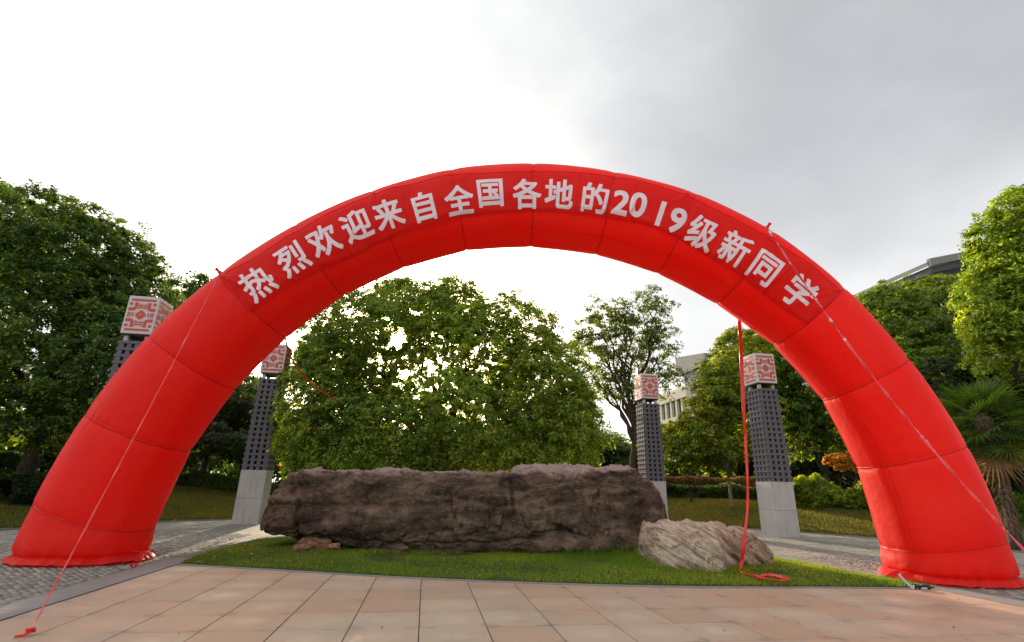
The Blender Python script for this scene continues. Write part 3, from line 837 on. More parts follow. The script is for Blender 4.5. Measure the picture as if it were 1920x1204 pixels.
for k in range(NS - 1):
    ph = np.linspace(0, 2 * np.pi, NPH, endpoint=False)
    Sg, Ph = np.meshgrid(k + np.clip(tt, 0, .99999), ph, indexing='ij')
    # soft wrinkles that run out from the seams
    tl = Sg - k; near = np.exp(-np.minimum(tl, 1 - tl) / .10)
    wr = .016 * near * vnoise(np.stack([Ph * 12, Sg * 1.2, Ph * 0], -1)) + .011 * vnoise(np.stack([Ph * 1.3, Sg * 1.1, Ph * 0 + 5], -1))
    wr = wr - .006 * np.abs(np.sin(Ph * 24 + Sg)) * np.exp(-np.minimum(tl, 1 - tl) / .05); wr[0] = 0; wr[-1] = 0
    P = S(Sg, Ph, 0.) + 0
    C = (UZ[k][None] * (1 - tl[..., None]) + UZ[k+1][None] * tl[..., None])
    N = P - np.stack([C[..., 0], np.full_like(tl, AY), C[..., 1]], -1); N /= np.linalg.norm(N, axis=-1, keepdims=True)
    P = P + N * wr[..., None]
    I, J = np.meshgrid(np.arange(NT - 1), np.arange(NPH), indexing='ij'); J2 = (J + 1) % NPH
    Q = np.stack([I * NPH + J, I * NPH + J2, (I+1) * NPH + J2, (I+1) * NPH + J], -1).reshape(-1, 4)
    part('panel', mesh_np('panel', P.reshape(-1, 3), Q[:, ::-1]), M['red'], arch, True)
for k in range(NS):       # sewn rings between the panels
    ph = np.linspace(0, 2 * np.pi, 73)
    V, F = tube([tuple(q) for q in ring_at(k, ph, -.010)], .007, 6, False)
    part('seam', mesh('seam', V, F), M['seam'], arch)
for deg, s0, s1 in ((152, 0, 3), (152, 3, 14), (163, 0, 3), (-40, 0, 14), (207, 0, 14), (158, 11, 14)):
    s_ = np.linspace(s0 + .001, s1 - .001, int((s1 - s0) * 10))
    V, F = tube([tuple(q) for q in S(s_, np.full(len(s_), R(deg)), -.002)], .0032, 5, False)
    part('seam', mesh('seam', V, F), M['seam'], arch)
# feet: last stretch of tube down to the ground, then the ruffled skirt
def foot(k, dirn, lean, label):
    ph = np.linspace(0, 2 * np.pi, 144, endpoint=False); rings = []
    u0, z0 = UZ[k]; r0 = RR[k]
    top = ring_at(k, ph, 0.)
    bc = np.array([u0 + lean, AY])
    for t in np.linspace(0, 1, 16)[1:]:
        rad = (r0 + .012) * (1 + .035 * math.sin(math.pi * min(1, t * 1.1)) - .12 * max(0, t - .8) / .2 * (max(0, t - .8) / .2))
        bot = np.stack([bc[0] + rad * np.cos(ph) * -1 * dirn, bc[1] - rad * np.sin(ph), np.full_like(ph, .10)], -1)
        z_t = .13
        tgt = np.stack([bc[0] + rad * np.cos(ph) * np.sign(E1[k, 0]), bc[1] - rad * np.sin(ph), np.full_like(ph, z_t)], -1)
        tgt = np.stack([bc[0] + rad * sect(ph) * np.cos(ph) * np.sign(E1[k, 0]), bc[1] - rad * sect(ph) * np.sin(ph), np.full_like(ph, z_t)], -1)
        p = top * (1 - t) + tgt * t
        fold = .022 * max(0, t - .55) / .45 * np.sin(ph * 17 + 2 * np.sin(ph * 3)) + .012 * vnoise(np.stack([ph * 4, ph * 0 + t * 2, ph * 0], -1)) * t
        c2 = top.mean(0) * (1 - t) + tgt.mean(0) * t; d = p - c2; d[:, 2] = 0; L = np.linalg.norm(d, axis=1, keepdims=True); p = p + d / L * fold[:, None]
        rings.append(p)
    rings = [top] + rings; n = 144
    V = np.vstack(rings); Q = np.array([(i*n+j, i*n+(j+1) % n, (i+1)*n+(j+1) % n, (i+1)*n+j) for i in range(len(rings)-1) for j in range(n)])
    me = mesh_np('panel', V, Q); bm = bmesh.new(); bm.from_mesh(me); bmesh.ops.recalc_face_normals(bm, faces=bm.faces[:]); bm.to_mesh(me); bm.free()
    part('panel', me, M['red'], arch, True, label)
    # skirt
    last = rings[-1]; c = last.mean(0); rg = []
    d = last - c; d[:, 2] = 0; L = np.linalg.norm(d, axis=1, keepdims=True); d /= L
    rf = fbm(np.stack([ph * 2.2 + k, ph * 0, ph * 0], -1), 3)
    wv = np.sin(ph * 23 + 3 * np.sin(ph * 4)) * .5 + np.sin(ph * 37 + 1.) * .3
    for t in np.linspace(0, 1, 8):
        out = (.02 + .20 * t + .05 * rf * t)[:, None] + (.035 * wv * t)[:, None]
        corner = (np.abs(np.cos(ph)) ** 8 * .16 * t)[:, None]
        p = last + d * (out - .02 + corner); p[:, 2] = .13 + .06 * math.sin(t * 2.4) - .13 * t * t + (.028 * wv * t * (1 - .4 * t)) + .03 * np.clip(rf, 0, 1) * t
        p[:, 2] = np.maximum(p[:, 2], .02 + .01 * np.abs(wv)); rg.append(p)
    V = np.vstack(rg); Q = np.array([(i*n+j, i*n+(j+1) % n, (i+1)*n+(j+1) % n, (i+1)*n+j) for i in range(len(rg)-1) for j in range(n)])
    part('skirt', mesh_np('skirt', V, Q), M['red'], arch, True)
foot(0, 1, -.10, 'lowest red panel standing on the ground, left foot')
foot(NS - 1, -1, .03, 'lowest red panel standing on the ground, right foot')
# tie tabs along the outside
for s_, ph_ in ((2.99, 30), (2.99, 57), (9.93, 30), (7.0, 8), (7.0, 66), (5.0, 60), (8.9, 62)):
    p = S(s_, R(ph_), 0.); nrm = (S(s_, R(ph_), .2) - p) / .2; nrm = Vector(nrm)
    big = 1.0 if ph_ == 30 else .45
    V, F = tube([Vector(p) - nrm * .03, Vector(p) + nrm * .03, Vector(p) + nrm * .10 * big, Vector(p) + nrm * .16 * big], [.055 * big, .05 * big, .03 * big, .045 * big], 8)
    part('tie_tab', mesh('tie_tab', V, F), M['rope'], arch)

# ------------------------------------------------------------------ banner with its lettering
B_S = (2.98, 10.98)
def b_lims(s):
    s = np.asarray(s, float)
    lo = 66 + 3.0 * np.sin(s * 2.1) - 4 * np.exp(-((s - B_S[0]) / .25) ** 2)
    hi = 128 + 3.0 * np.sin(s * 1.3 + 1) + 5 * np.exp(-((s - 4.3) / .5) ** 2) - 5 * np.exp(-((s - 8.6) / .5) ** 2) + 4 * np.exp(-((s - 10.5) / .5) ** 2)
    return np.radians(lo), np.radians(hi)
def b_lift(s, phi):
    s = np.asarray(s, float); phi = np.asarray(phi, float)
    # drapes: taut creases fanning out from the ties, slack belly towards the lower hem
    lo, hi = b_lims(s); f = (phi - lo) / (hi - lo)
    e = .034 + .026 * fbm(np.stack([s * 2.4 + phi * .6, phi * 1.6, s * 0], -1), 3)
    for s0, st in ((2.98, 1.), (5.0, -.5), (7.0, .8), (8.9, -.6), (9.93, .9), (10.98, -1.)):
        q = (s - s0) - st * .28 * (f + .05)
        e = e + .026 * np.exp(-(q / .028) ** 2) * np.clip(1 - f * .8, 0, 1)
        q = (s - s0) - st * .75 * (f - .02); e = e + .022 * np.exp(-(q / .025) ** 2) * np.clip(1 - f, 0, 1)
    for s0 in (3.62, 4.45, 5.3, 6.22, 7.1, 7.55, 8.28, 9.05, 9.5, 10.35):
        q = (s - s0) + .10 * (f - .5) * math.sin(s0 * 5); e = e + .024 * np.exp(-(q / .015) ** 2) * np.clip(.35 + f, 0, 1)
    e = e + .014 * np.exp(-((f - .9 - .06 * np.sin(s * 3)) / .05) ** 2)
    return e
ban = tag(empty('banner', (.2, 10.3, 7.8)), 'long red cloth banner with pale Chinese lettering tied across the front of the arch', 'banner')
ns, nf = 520, 40
sv = np.linspace(*B_S, ns); fv = np.linspace(0, 1, nf); Sg, Fg = np.meshgrid(sv, fv, indexing='ij')
lo, hi = b_lims(Sg); Ph = lo + (hi - lo) * Fg
edge = np.minimum(Fg, 1 - Fg)
P = S(Sg, Ph, b_lift(Sg, Ph) - .012 * np.exp(-edge / .02))
I, J = np.meshgrid(np.arange(ns - 1), np.arange(nf - 1), indexing='ij')
Q = np.stack([I*nf+J, (I+1)*nf+J, (I+1)*nf+J+1, I*nf+J+1], -1).reshape(-1, 4)
part('cloth', mesh_np('cloth', P.reshape(-1, 3), Q), M['banner'], ban, True)
for fq, nm in ((0., 'hem'), (1., 'hem')):
    lo, hi = b_lims(sv); ph = lo + (hi - lo) * fq
    V, F = tube([tuple(q) for q in S(sv, ph, b_lift(sv, ph) - .006)], .008, 5, False); part('hem', mesh('hem', V, F), M['seam'] if False else M['banner'], ban)
for sq in B_S:
    lo, hi = b_lims(np.array([sq])); ph = np.linspace(lo[0], hi[0], 30); V, F = tube([tuple(q) for q in S(np.full(30, sq), ph, b_lift(np.full(30, sq), ph) - .004)], .009, 5, False); part('hem', mesh('hem', V, F), M['banner'], ban)

GL = {
'热':[[[977,-65],[973,-28],[920,58],[850,148],[868,140],[898,140],[932,147],[955,167],[967,178],[977,205],[990,272],[990,322],[928,357],[902,357],[893,348],[887,275],[882,263],[873,272],[857,382],[860,708],[852,717],[658,717],[657,852],[648,860],[555,860],[547,852],[542,717],[308,720],[307,852],[298,860],[205,860],[197,852],[195,720],[55,720],[47,712],[47,618],[55,610],[197,608],[197,495],[35,453],[27,445],[27,412],[40,358],[52,340],[82,340],[195,373],[197,262],[182,253],[88,253],[80,245],[80,212],[100,155],[108,147],[148,150],[150,145],[87,38],[23,-38],[23,-65],[35,-77],[92,-100],[128,-100],[203,-2],[263,105],[263,132],[252,143],[223,152],[265,160],[300,195],[307,235],[307,405],[402,433],[422,427],[490,382],[473,345],[447,308],[405,270],[365,247],[350,232],[350,202],[402,147],[432,147],[485,180],[547,242],[573,278],[592,317],[685,247],[715,247],[755,303],[760,265],[787,192],[807,165],[745,140],[737,132],[737,102],[807,8],[857,-82],[875,-103],[905,-103],[968,-73]],[[332,130],[323,122],[323,85],[340,-8],[343,-85],[352,-93],[392,-93],[448,-83],[457,-75],[457,-28],[433,128],[425,137],[372,137]],[[695,-77],[703,-68],[703,-35],[680,42],[640,138],[632,147],[602,147],[538,133],[530,125],[530,95],[567,5],[587,-78],[598,-90],[638,-90]],[[752,343],[630,428],[643,498],[652,610],[747,608],[747,405]],[[307,608],[535,610],[537,565],[527,498],[518,497],[472,527],[445,527],[432,510],[427,518],[427,538],[418,547],[385,547],[308,523]]],
'烈':[[[98,-103],[125,-103],[143,-85],[207,2],[263,102],[263,132],[252,143],[195,157],[190,162],[275,193],[410,295],[503,428],[560,602],[560,635],[552,643],[512,657],[328,653],[350,702],[565,703],[573,712],[573,805],[565,813],[62,813],[53,805],[53,712],[62,703],[220,702],[197,658],[143,582],[97,528],[27,465],[27,435],[78,373],[108,373],[178,440],[265,373],[290,348],[248,317],[188,283],[122,257],[65,243],[50,232],[50,202],[95,133],[122,133],[147,142],[87,38],[23,-38],[23,-65],[35,-77]],[[905,843],[805,843],[797,835],[797,268],[788,260],[645,260],[637,252],[637,222],[660,158],[672,147],[767,148],[737,132],[737,102],[807,8],[857,-82],[875,-103],[905,-103],[968,-73],[977,-65],[977,-32],[917,65],[847,155],[852,160],[865,160],[897,185],[910,212],[913,242],[913,835]],[[332,130],[323,122],[323,85],[340,-8],[343,-85],[352,-93],[392,-93],[448,-83],[457,-75],[457,-28],[433,128],[425,137],[372,137]],[[695,-77],[703,-68],[703,-35],[680,42],[640,138],[632,147],[602,147],[538,133],[530,125],[530,95],[567,5],[587,-78],[598,-90],[638,-90]],[[612,317],[708,317],[717,325],[717,745],[708,753],[612,753],[603,745],[603,325]],[[240,515],[268,553],[423,552],[403,495],[368,437],[262,513]]],
'欢':[[[718,583],[618,583],[610,575],[603,385],[567,248],[490,122],[337,-12],[337,-48],[392,-103],[435,-100],[528,-30],[617,68],[660,142],[675,177],[700,115],[747,35],[825,-50],[902,-103],[935,-103],[993,-35],[993,-2],[965,23],[898,67],[877,88],[823,158],[803,195],[760,295],[727,425],[727,575]],[[970,692],[958,703],[922,713],[625,713],[643,812],[643,845],[635,853],[615,857],[532,863],[523,855],[520,842],[507,745],[483,652],[450,562],[418,507],[453,695],[453,728],[445,737],[408,750],[35,747],[27,738],[27,642],[35,633],[315,633],[317,622],[293,518],[258,430],[140,595],[122,613],[82,610],[30,565],[30,532],[117,415],[193,298],[197,285],[163,228],[113,162],[52,100],[3,62],[3,25],[58,-37],[98,-33],[207,68],[253,128],[272,160],[323,62],[335,50],[368,50],[433,105],[433,142],[387,232],[347,295],[400,448],[472,397],[505,397],[560,495],[598,597],[825,597],[797,498],[797,458],[805,450],[855,433],[895,433],[907,448],[940,542],[970,655]]],
'迎':[[[935,790],[638,790],[637,805],[578,863],[538,863],[455,813],[345,770],[333,758],[333,308],[323,272],[287,232],[287,192],[313,148],[328,133],[362,133],[422,163],[595,220],[598,27],[525,27],[465,33],[412,47],[352,73],[273,125],[273,505],[265,513],[32,513],[23,505],[23,405],[32,397],[153,395],[153,118],[95,80],[17,5],[20,-38],[72,-100],[108,-100],[160,-35],[218,17],[248,3],[298,-33],[358,-63],[442,-83],[522,-90],[678,-90],[908,-83],[955,-80],[963,-72],[970,-32],[983,-2],[983,35],[975,43],[912,43],[782,30],[713,32],[713,675],[827,675],[827,262],[822,257],[725,257],[717,248],[717,215],[730,175],[737,158],[748,147],[858,147],[905,157],[937,188],[943,218],[943,782]],[[595,747],[597,345],[575,343],[452,303],[450,682],[532,713]],[[43,752],[43,718],[52,710],[152,643],[228,577],[262,577],[317,635],[317,668],[302,683],[232,740],[132,803],[98,803]]],
'来':[[[918,743],[565,743],[563,855],[555,863],[445,863],[437,855],[435,743],[88,743],[80,735],[80,632],[88,623],[170,622],[163,615],[163,578],[220,478],[240,422],[42,420],[33,412],[33,308],[42,300],[350,298],[282,227],[222,173],[122,103],[18,50],[10,42],[10,8],[72,-60],[105,-60],[202,-3],[295,67],[385,150],[435,207],[437,-95],[445,-103],[555,-103],[563,-95],[565,210],[583,185],[672,97],[792,0],[892,-60],[932,-60],[990,5],[990,38],[968,57],[882,100],[778,173],[712,233],[650,298],[958,300],[967,308],[967,412],[958,420],[763,422],[857,585],[857,622],[918,623],[927,632],[927,735]],[[435,420],[370,422],[367,465],[340,528],[288,623],[437,622]],[[565,420],[563,622],[722,623],[680,528],[633,448],[633,422]]],
'自':[[[148,-103],[255,-103],[263,-95],[265,-50],[748,-50],[750,-92],[758,-100],[868,-100],[877,-92],[877,718],[868,727],[535,727],[533,735],[563,805],[563,845],[545,857],[438,867],[430,858],[395,727],[148,727],[140,718],[140,-95]],[[263,72],[265,170],[750,168],[748,70]],[[263,288],[265,387],[750,385],[748,287]],[[263,508],[265,607],[750,605],[748,507]]],
'全':[[[53,-68],[62,-77],[945,-77],[953,-68],[953,32],[945,40],[563,42],[565,157],[825,157],[833,165],[833,262],[825,270],[565,270],[563,378],[825,380],[833,388],[835,420],[908,373],[942,373],[967,408],[1000,442],[1000,475],[978,493],[875,550],[762,627],[662,710],[580,795],[580,838],[572,847],[515,873],[475,873],[383,755],[268,647],[145,557],[15,490],[3,478],[3,445],[37,412],[62,377],[95,377],[168,420],[173,418],[173,388],[182,380],[437,378],[435,270],[188,270],[180,262],[180,165],[188,157],[435,157],[437,42],[62,40],[53,32]],[[727,495],[283,495],[372,563],[502,697],[628,570]]],
'国':[[[928,817],[72,817],[63,808],[63,-95],[72,-103],[178,-103],[187,-95],[188,-53],[808,-53],[810,-95],[818,-103],[928,-103],[937,-95],[937,808]],[[188,63],[187,698],[808,700],[810,65]],[[800,118],[800,212],[792,220],[767,222],[767,255],[690,338],[748,340],[757,348],[757,445],[748,453],[553,455],[555,550],[772,550],[780,558],[780,655],[772,663],[228,663],[220,655],[220,558],[228,550],[437,548],[435,453],[255,453],[247,445],[247,348],[255,340],[437,338],[437,222],[212,220],[203,212],[203,118],[212,110],[792,110]],[[555,340],[573,338],[570,302],[623,248],[642,220],[553,222]]],
'各':[[[812,-103],[820,-95],[820,252],[832,253],[895,233],[935,233],[990,305],[990,338],[978,350],[882,370],[768,407],[630,468],[712,533],[797,622],[843,685],[843,722],[785,763],[752,763],[738,757],[438,757],[470,805],[470,838],[455,850],[398,870],[358,870],[333,842],[290,775],[202,683],[125,620],[48,573],[33,558],[33,525],[95,467],[138,470],[218,527],[272,573],[335,510],[383,472],[322,440],[222,400],[115,367],[25,347],[7,335],[7,298],[48,230],[92,230],[172,253],[180,252],[180,-98],[188,-107],[292,-107],[300,-98],[302,-60],[692,-60],[693,-95],[702,-103]],[[300,55],[302,187],[693,185],[692,53]],[[320,302],[405,337],[505,390],[585,343],[680,302]],[[637,645],[598,607],[505,540],[422,600],[377,645]]],
'地':[[[908,-70],[953,-35],[977,22],[987,92],[987,142],[978,150],[948,157],[915,177],[890,178],[920,205],[933,242],[940,358],[943,668],[935,677],[892,693],[852,693],[825,670],[732,630],[730,855],[722,863],[618,863],[610,855],[610,582],[525,543],[523,762],[515,770],[415,770],[407,762],[407,495],[322,460],[300,445],[300,405],[320,355],[332,340],[375,340],[392,350],[407,352],[407,38],[413,-8],[433,-42],[448,-57],[498,-77],[852,-80]],[[602,440],[610,438],[610,128],[618,120],[722,120],[730,128],[732,193],[733,178],[745,163],[832,163],[875,173],[860,68],[857,58],[838,40],[805,33],[588,33],[545,40],[527,58],[523,405]],[[255,850],[155,850],[147,842],[147,625],[28,623],[20,615],[20,512],[28,503],[147,502],[147,228],[28,183],[10,168],[13,125],[37,68],[48,57],[85,57],[365,183],[393,202],[393,248],[380,302],[372,310],[338,310],[272,280],[263,282],[263,502],[375,503],[383,512],[383,615],[375,623],[263,625],[263,842]],[[822,533],[817,295],[810,282],[798,273],[732,277],[730,492]]],
'的':[[[63,-68],[72,-77],[172,-77],[180,-68],[182,0],[448,0],[457,8],[458,433],[488,413],[522,413],[530,418],[533,398],[607,298],[677,178],[688,167],[725,167],[790,212],[790,252],[723,355],[640,465],[625,480],[592,480],[553,458],[577,495],[622,590],[828,590],[830,522],[813,215],[790,78],[773,42],[762,33],[738,30],[588,37],[580,28],[580,-5],[597,-35],[603,-72],[615,-83],[772,-87],[832,-77],[868,-50],[883,-35],[910,25],[927,135],[943,375],[953,698],[945,707],[665,707],[663,715],[693,808],[693,845],[685,853],[625,867],[582,867],[573,858],[550,765],[517,672],[458,553],[457,695],[448,703],[308,703],[313,728],[343,805],[343,845],[335,853],[258,867],[225,867],[213,852],[180,708],[175,703],[72,703],[63,695]],[[182,117],[180,308],[342,310],[343,118]],[[182,423],[180,588],[342,590],[343,425]]],
'2':[[[485,-27],[493,-18],[493,112],[485,120],[270,122],[330,195],[393,288],[433,378],[443,445],[443,508],[430,582],[423,595],[378,660],[312,703],[242,717],[162,717],[112,703],[65,680],[20,645],[20,485],[28,477],[68,477],[115,527],[138,543],[198,567],[228,560],[263,535],[283,502],[290,465],[280,412],[243,338],[137,185],[10,32],[7,-18],[15,-27]]],
'0':[[[228,-37],[272,-37],[362,-10],[440,72],[483,188],[497,308],[497,375],[483,495],[437,615],[358,693],[278,717],[222,717],[142,693],[63,615],[20,508],[3,375],[3,308],[17,188],[60,72],[138,-10]],[[248,117],[222,127],[183,182],[160,268],[157,368],[163,435],[190,515],[225,557],[255,563],[275,557],[313,512],[340,415],[343,312],[337,248],[313,172],[278,127]]],
'1':[[[185,-27],[318,-27],[327,-18],[327,702],[318,710],[185,710],[177,702],[177,-18]]],
'9':[[[165,-33],[212,-33],[298,37],[337,75],[410,168],[467,292],[483,385],[487,478],[473,558],[437,625],[408,657],[355,697],[275,717],[212,717],[145,703],[78,660],[63,645],[23,582],[10,518],[10,458],[23,392],[60,335],[82,313],[135,277],[202,263],[280,265],[240,205],[178,143],[100,82],[100,42]],[[330,445],[275,417],[258,413],[225,417],[198,433],[173,462],[163,492],[167,508],[187,542],[208,557],[232,567],[268,563],[292,547],[320,512],[330,478]]],
'级':[[[852,793],[388,793],[380,785],[380,692],[388,683],[490,682],[480,512],[457,342],[447,282],[413,175],[407,168],[407,182],[395,197],[362,197],[32,77],[23,68],[23,32],[37,-22],[48,-37],[88,-33],[368,77],[310,-18],[310,-48],[382,-103],[408,-103],[452,-40],[480,-65],[508,-100],[542,-100],[638,-40],[725,40],[805,-37],[898,-97],[928,-97],[953,-72],[987,-32],[987,-5],[878,63],[807,132],[807,138],[843,192],[887,278],[920,368],[947,472],[947,498],[908,520],[793,525],[860,758],[860,785]],[[482,10],[483,25],[523,115],[550,205],[565,280],[590,225],[650,135],[568,60]],[[248,860],[218,860],[210,852],[120,652],[67,562],[47,535],[10,505],[10,478],[33,412],[42,403],[75,403],[118,417],[170,422],[80,308],[55,283],[17,258],[17,232],[37,172],[48,157],[75,157],[138,187],[392,263],[403,275],[400,362],[392,370],[365,370],[255,337],[247,338],[317,428],[413,578],[413,605],[392,623],[345,650],[318,650],[303,635],[248,540],[205,533],[180,535],[243,635],[320,792],[320,822],[308,833]],[[608,683],[717,682],[680,548],[647,452],[647,425],[655,417],[807,415],[773,318],[725,237],[653,355],[593,505]]],
'新':[[[947,782],[878,843],[852,843],[708,797],[545,767],[533,755],[532,527],[423,528],[463,625],[467,652],[515,653],[523,662],[523,745],[515,753],[355,753],[295,863],[262,863],[208,850],[193,838],[193,812],[222,753],[48,753],[40,745],[40,662],[48,653],[107,652],[107,632],[133,562],[140,528],[35,527],[27,518],[27,432],[35,423],[228,423],[230,362],[38,360],[30,352],[30,262],[38,253],[120,252],[103,225],[77,158],[20,82],[20,55],[75,13],[108,10],[173,105],[217,205],[217,232],[208,240],[163,252],[228,253],[230,28],[225,23],[152,23],[143,15],[143,-15],[163,-72],[172,-80],[268,-77],[305,-67],[333,-38],[340,-5],[342,197],[387,118],[420,42],[428,33],[463,32],[440,-12],[440,-38],[502,-90],[532,-90],[593,22],[627,148],[640,258],[643,412],[752,413],[753,-88],[762,-97],[858,-97],[867,-88],[867,412],[968,413],[977,422],[977,515],[968,523],[645,523],[643,675],[795,703],[932,743],[947,755]],[[502,133],[497,135],[480,175],[437,242],[435,253],[523,255],[520,202]],[[383,252],[340,228],[342,253]],[[340,422],[532,423],[530,295],[527,352],[518,360],[342,360]],[[217,652],[347,652],[305,527],[250,528],[237,605]]],
'同':[[[72,-107],[175,-107],[183,-98],[185,693],[817,692],[817,28],[812,17],[798,13],[662,17],[653,8],[653,-25],[673,-62],[680,-95],[688,-103],[842,-100],[892,-90],[920,-68],[930,-55],[937,-32],[937,802],[928,810],[72,810],[63,802],[63,-98]],[[727,458],[718,467],[285,467],[277,458],[277,35],[285,27],[382,27],[390,35],[392,100],[718,100],[727,108]],[[390,212],[392,353],[610,352],[608,210]],[[780,532],[780,628],[772,637],[232,637],[223,628],[223,532],[232,523],[772,523]]],
'学':[[[967,188],[967,288],[958,297],[567,298],[685,360],[807,452],[807,485],[752,530],[212,527],[203,518],[203,422],[212,413],[537,412],[462,380],[437,362],[435,297],[45,297],[37,288],[37,188],[45,180],[437,178],[437,28],[432,20],[255,17],[247,8],[247,-28],[277,-92],[285,-100],[435,-100],[502,-90],[525,-80],[550,-55],[560,-18],[562,180],[958,180]],[[950,458],[950,688],[942,697],[817,698],[883,788],[883,825],[875,833],[808,857],[768,857],[760,848],[720,775],[665,697],[593,698],[593,718],[557,798],[505,873],[472,873],[412,850],[403,842],[403,802],[440,742],[458,697],[342,697],[340,712],[307,768],[247,845],[238,853],[202,853],[145,827],[137,818],[137,785],[180,728],[197,698],[65,697],[57,688],[57,458],[65,450],[168,450],[177,458],[178,583],[828,583],[830,458],[838,450],[942,450]]]}
TXT = [('热', 3.275, 101.), ('烈', 3.775, 100.), ('欢', 4.215, 98.8), ('迎', 4.665, 98.8), ('来', 5.09, 99.8), ('自', 5.555, 103.), ('全', 6.025, 104.8), ('国', 6.44, 99.8), ('各', 6.915, 103.), ('地', 7.33, 101.), ('的', 7.8, 101.5),
       ('2', 8.135, 102.2), ('0', 8.355, 100.), ('1', 8.665, 103.), ('9', 8.895, 105.2), ('级', 9.245, 107.), ('新', 9.7, 105.8), ('同', 10.14, 108.), ('学', 10.65, 105.8)]
def glyph_mesh(ch):
    """flat 2-D outline, filled, cut into a fine grid so that it can lie on the cloth"""
    cu = bpy.data.curves.new('g', 'CURVE'); cu.dimensions = '2D'; cu.fill_mode = 'BOTH'
    pass
    for sp_ in GL[ch]:
        sp = cu.splines.new('POLY'); sp.points.add(len(sp_) - 1)
        for pt, (x, y) in zip(sp.points, sp_): pt.co = (x / 1000, y / 1000, 0, 1)
        sp.use_cyclic_u = True
    o = bpy.data.objects.new('g', cu); col.objects.link(o)
    dg = bpy.context.evaluated_depsgraph_get(); me = bpy.data.meshes.new_from_object(o.evaluated_get(dg))
    bpy.data.objects.remove(o)
    return me
for ch, s0, ph0 in TXT:
    me = glyph_mesh(ch); bm = bmesh.new(); bm.from_mesh(me)
    bmesh.ops.dissolve_limit(bm, angle_limit=.01, verts=bm.verts[:], edges=bm.edges[:])
    bmesh.ops.triangulate(bm, faces=bm.faces[:])
    xs = [v.co.x for v in bm.verts]; ys = [v.co.y for v in bm.verts]
    cx = (min(xs) + max(xs)) / 2; cy = (min(ys) + max(ys)) / 2
    digit = ord(ch) < 256
    if digit: wu, hu = .80, .80
    else: wu, hu = .70, .78
    for ax in (0, 1):
        q = -.6
        while q < .62:
            co = (cx + q, 0, 0) if ax == 0 else (0, cy + q, 0); no = (1, 0, 0) if ax == 0 else (0, 1, 0)
            bmesh.ops.bisect_plane(bm, geom=bm.verts[:] + bm.edges[:] + bm.faces[:], plane_co=co, plane_no=no, dist=1e-5); q += .055
    X = np.array([v.co.x - cx for v in bm.verts]); Y = np.array([v.co.y - cy for v in bm.verts])
    s_ = s0 + X * wu / 1.85; ph = R(ph0) - Y * hu / 1.03
    P = S(s_, ph, b_lift(s_, ph) + .007)
    for v, p in zip(bm.verts, P): v.co = p
    # give the print its thickness
    bm.to_mesh(me); bm.free(); me.materials.clear()
    o = part('character', me, M['letter'], ban, False, ('white printed digit ' if digit else 'white printed character ') + ch)

# ------------------------------------------------------------------ ropes and straps
def rope_obj(name, label, path, rad, mat, cat='rope', n=7):
    V, F = tube(path, rad, n); return tag(link(name, mesh(name, V, F), mat, smooth=True), label, cat)
def sag(a, c, d, n=40, side=Vector((0, 0, -1))):
    a, c = Vector(a), Vector(c); return [a.lerp(c, i / n) + side * d * 4 * (i / n) * (1 - i / n) for i in range(n + 1)]
pl = Vector(S(2.99, R(57), .06)); al = Vector((-4.98, 6.12, .05))
left = tag(empty('guy_rope', al), 'thin red guy rope running down across the left arch leg to the paving', 'rope')
ps = sag(pl, al + Vector((0, 0, .05)), .05, 90)
V, F = ribbon(ps, [.017 + .004 * math.sin(i * .7) for i in range(91)], [i * .42 + math.sin(i * .31) for i in range(91)], .009)
part('line', mesh('line', V, F), M['thinrope'], left)
# knotted bundle at the paving
kv = []
for i in range(4):
    kv.append(tube([al + Vector((-.02 + .05 * math.cos(a + i), .04 * math.sin(a * 1.3 + i), -.01 + .055 + .03 * math.sin(a * 2 + i))) for a in np.linspace(0, 5.5, 14)], .013, 6))
kv.append(tube([al + Vector((0, 0, .03)), al + Vector((-.09, -.05, -.015)), al + Vector((-.16, -.12, -.02))], [.02, .016, .012], 6))
kv.append(tube([al + Vector((0, 0, .03)), al + Vector((-.03, -.10, -.018)), al + Vector((-.10, -.20, -.02))], [.02, .014, .010], 6))
V, F = join_vf(kv); V = [al + (Vector(v) - al) * .62 for v in V]; V = [Vector((v.x, v.y, v.z - .012)) for v in V]; part('knot', mesh('knot', V, F), M['rope'], left)
pr = Vector(S(9.93, R(57), .06)); ar = Vector((8.12, 7.85, .04))
right = tag(empty('guy_rope', ar), 'red guy strap with painted white glints running down across the right arch leg', 'rope')
ps = sag(pr, ar, .58, 110)
ps = [p + Vector((0, 0, 0)) for p in ps]
V, F = ribbon(ps, [.040 + .012 * math.sin(i * .9) for i in range(111)], [i * .33 + 1.2 * math.sin(i * .23) for i in range(111)], .008)
part('line', mesh('line', V, F), M['strap'], right)
V, F = join_vf([tube([ar + Vector((.05 * math.cos(a + i), .05 * math.sin(a * 1.3 + i), .03 + .02 * math.sin(a * 2))) for a in np.linspace(0, 5.5, 12)], .014, 6) for i in range(3)])
part('knot', mesh('knot', V, F), M['rope'], right)
# back rope from the far side of the arch into the round tree
a_ = Vector(S(3.0, R(205), 0.)); c_ = look(634, 752, 17.6)
pp = [a_]; q = [(541, 662, 13.6), (556, 688, 14.1), (572, 709, 14.7), (592, 726, 15.5), (612, 740, 16.5)]
pp += [look(*t) for t in q] + [c_]
V, F = tube(pp, .022, 6); tag(link('guy_rope', mesh('guy_rope', V, F), M['rope'], smooth=True), 'dark red rope slung from behind the arch into the round tree', 'rope')
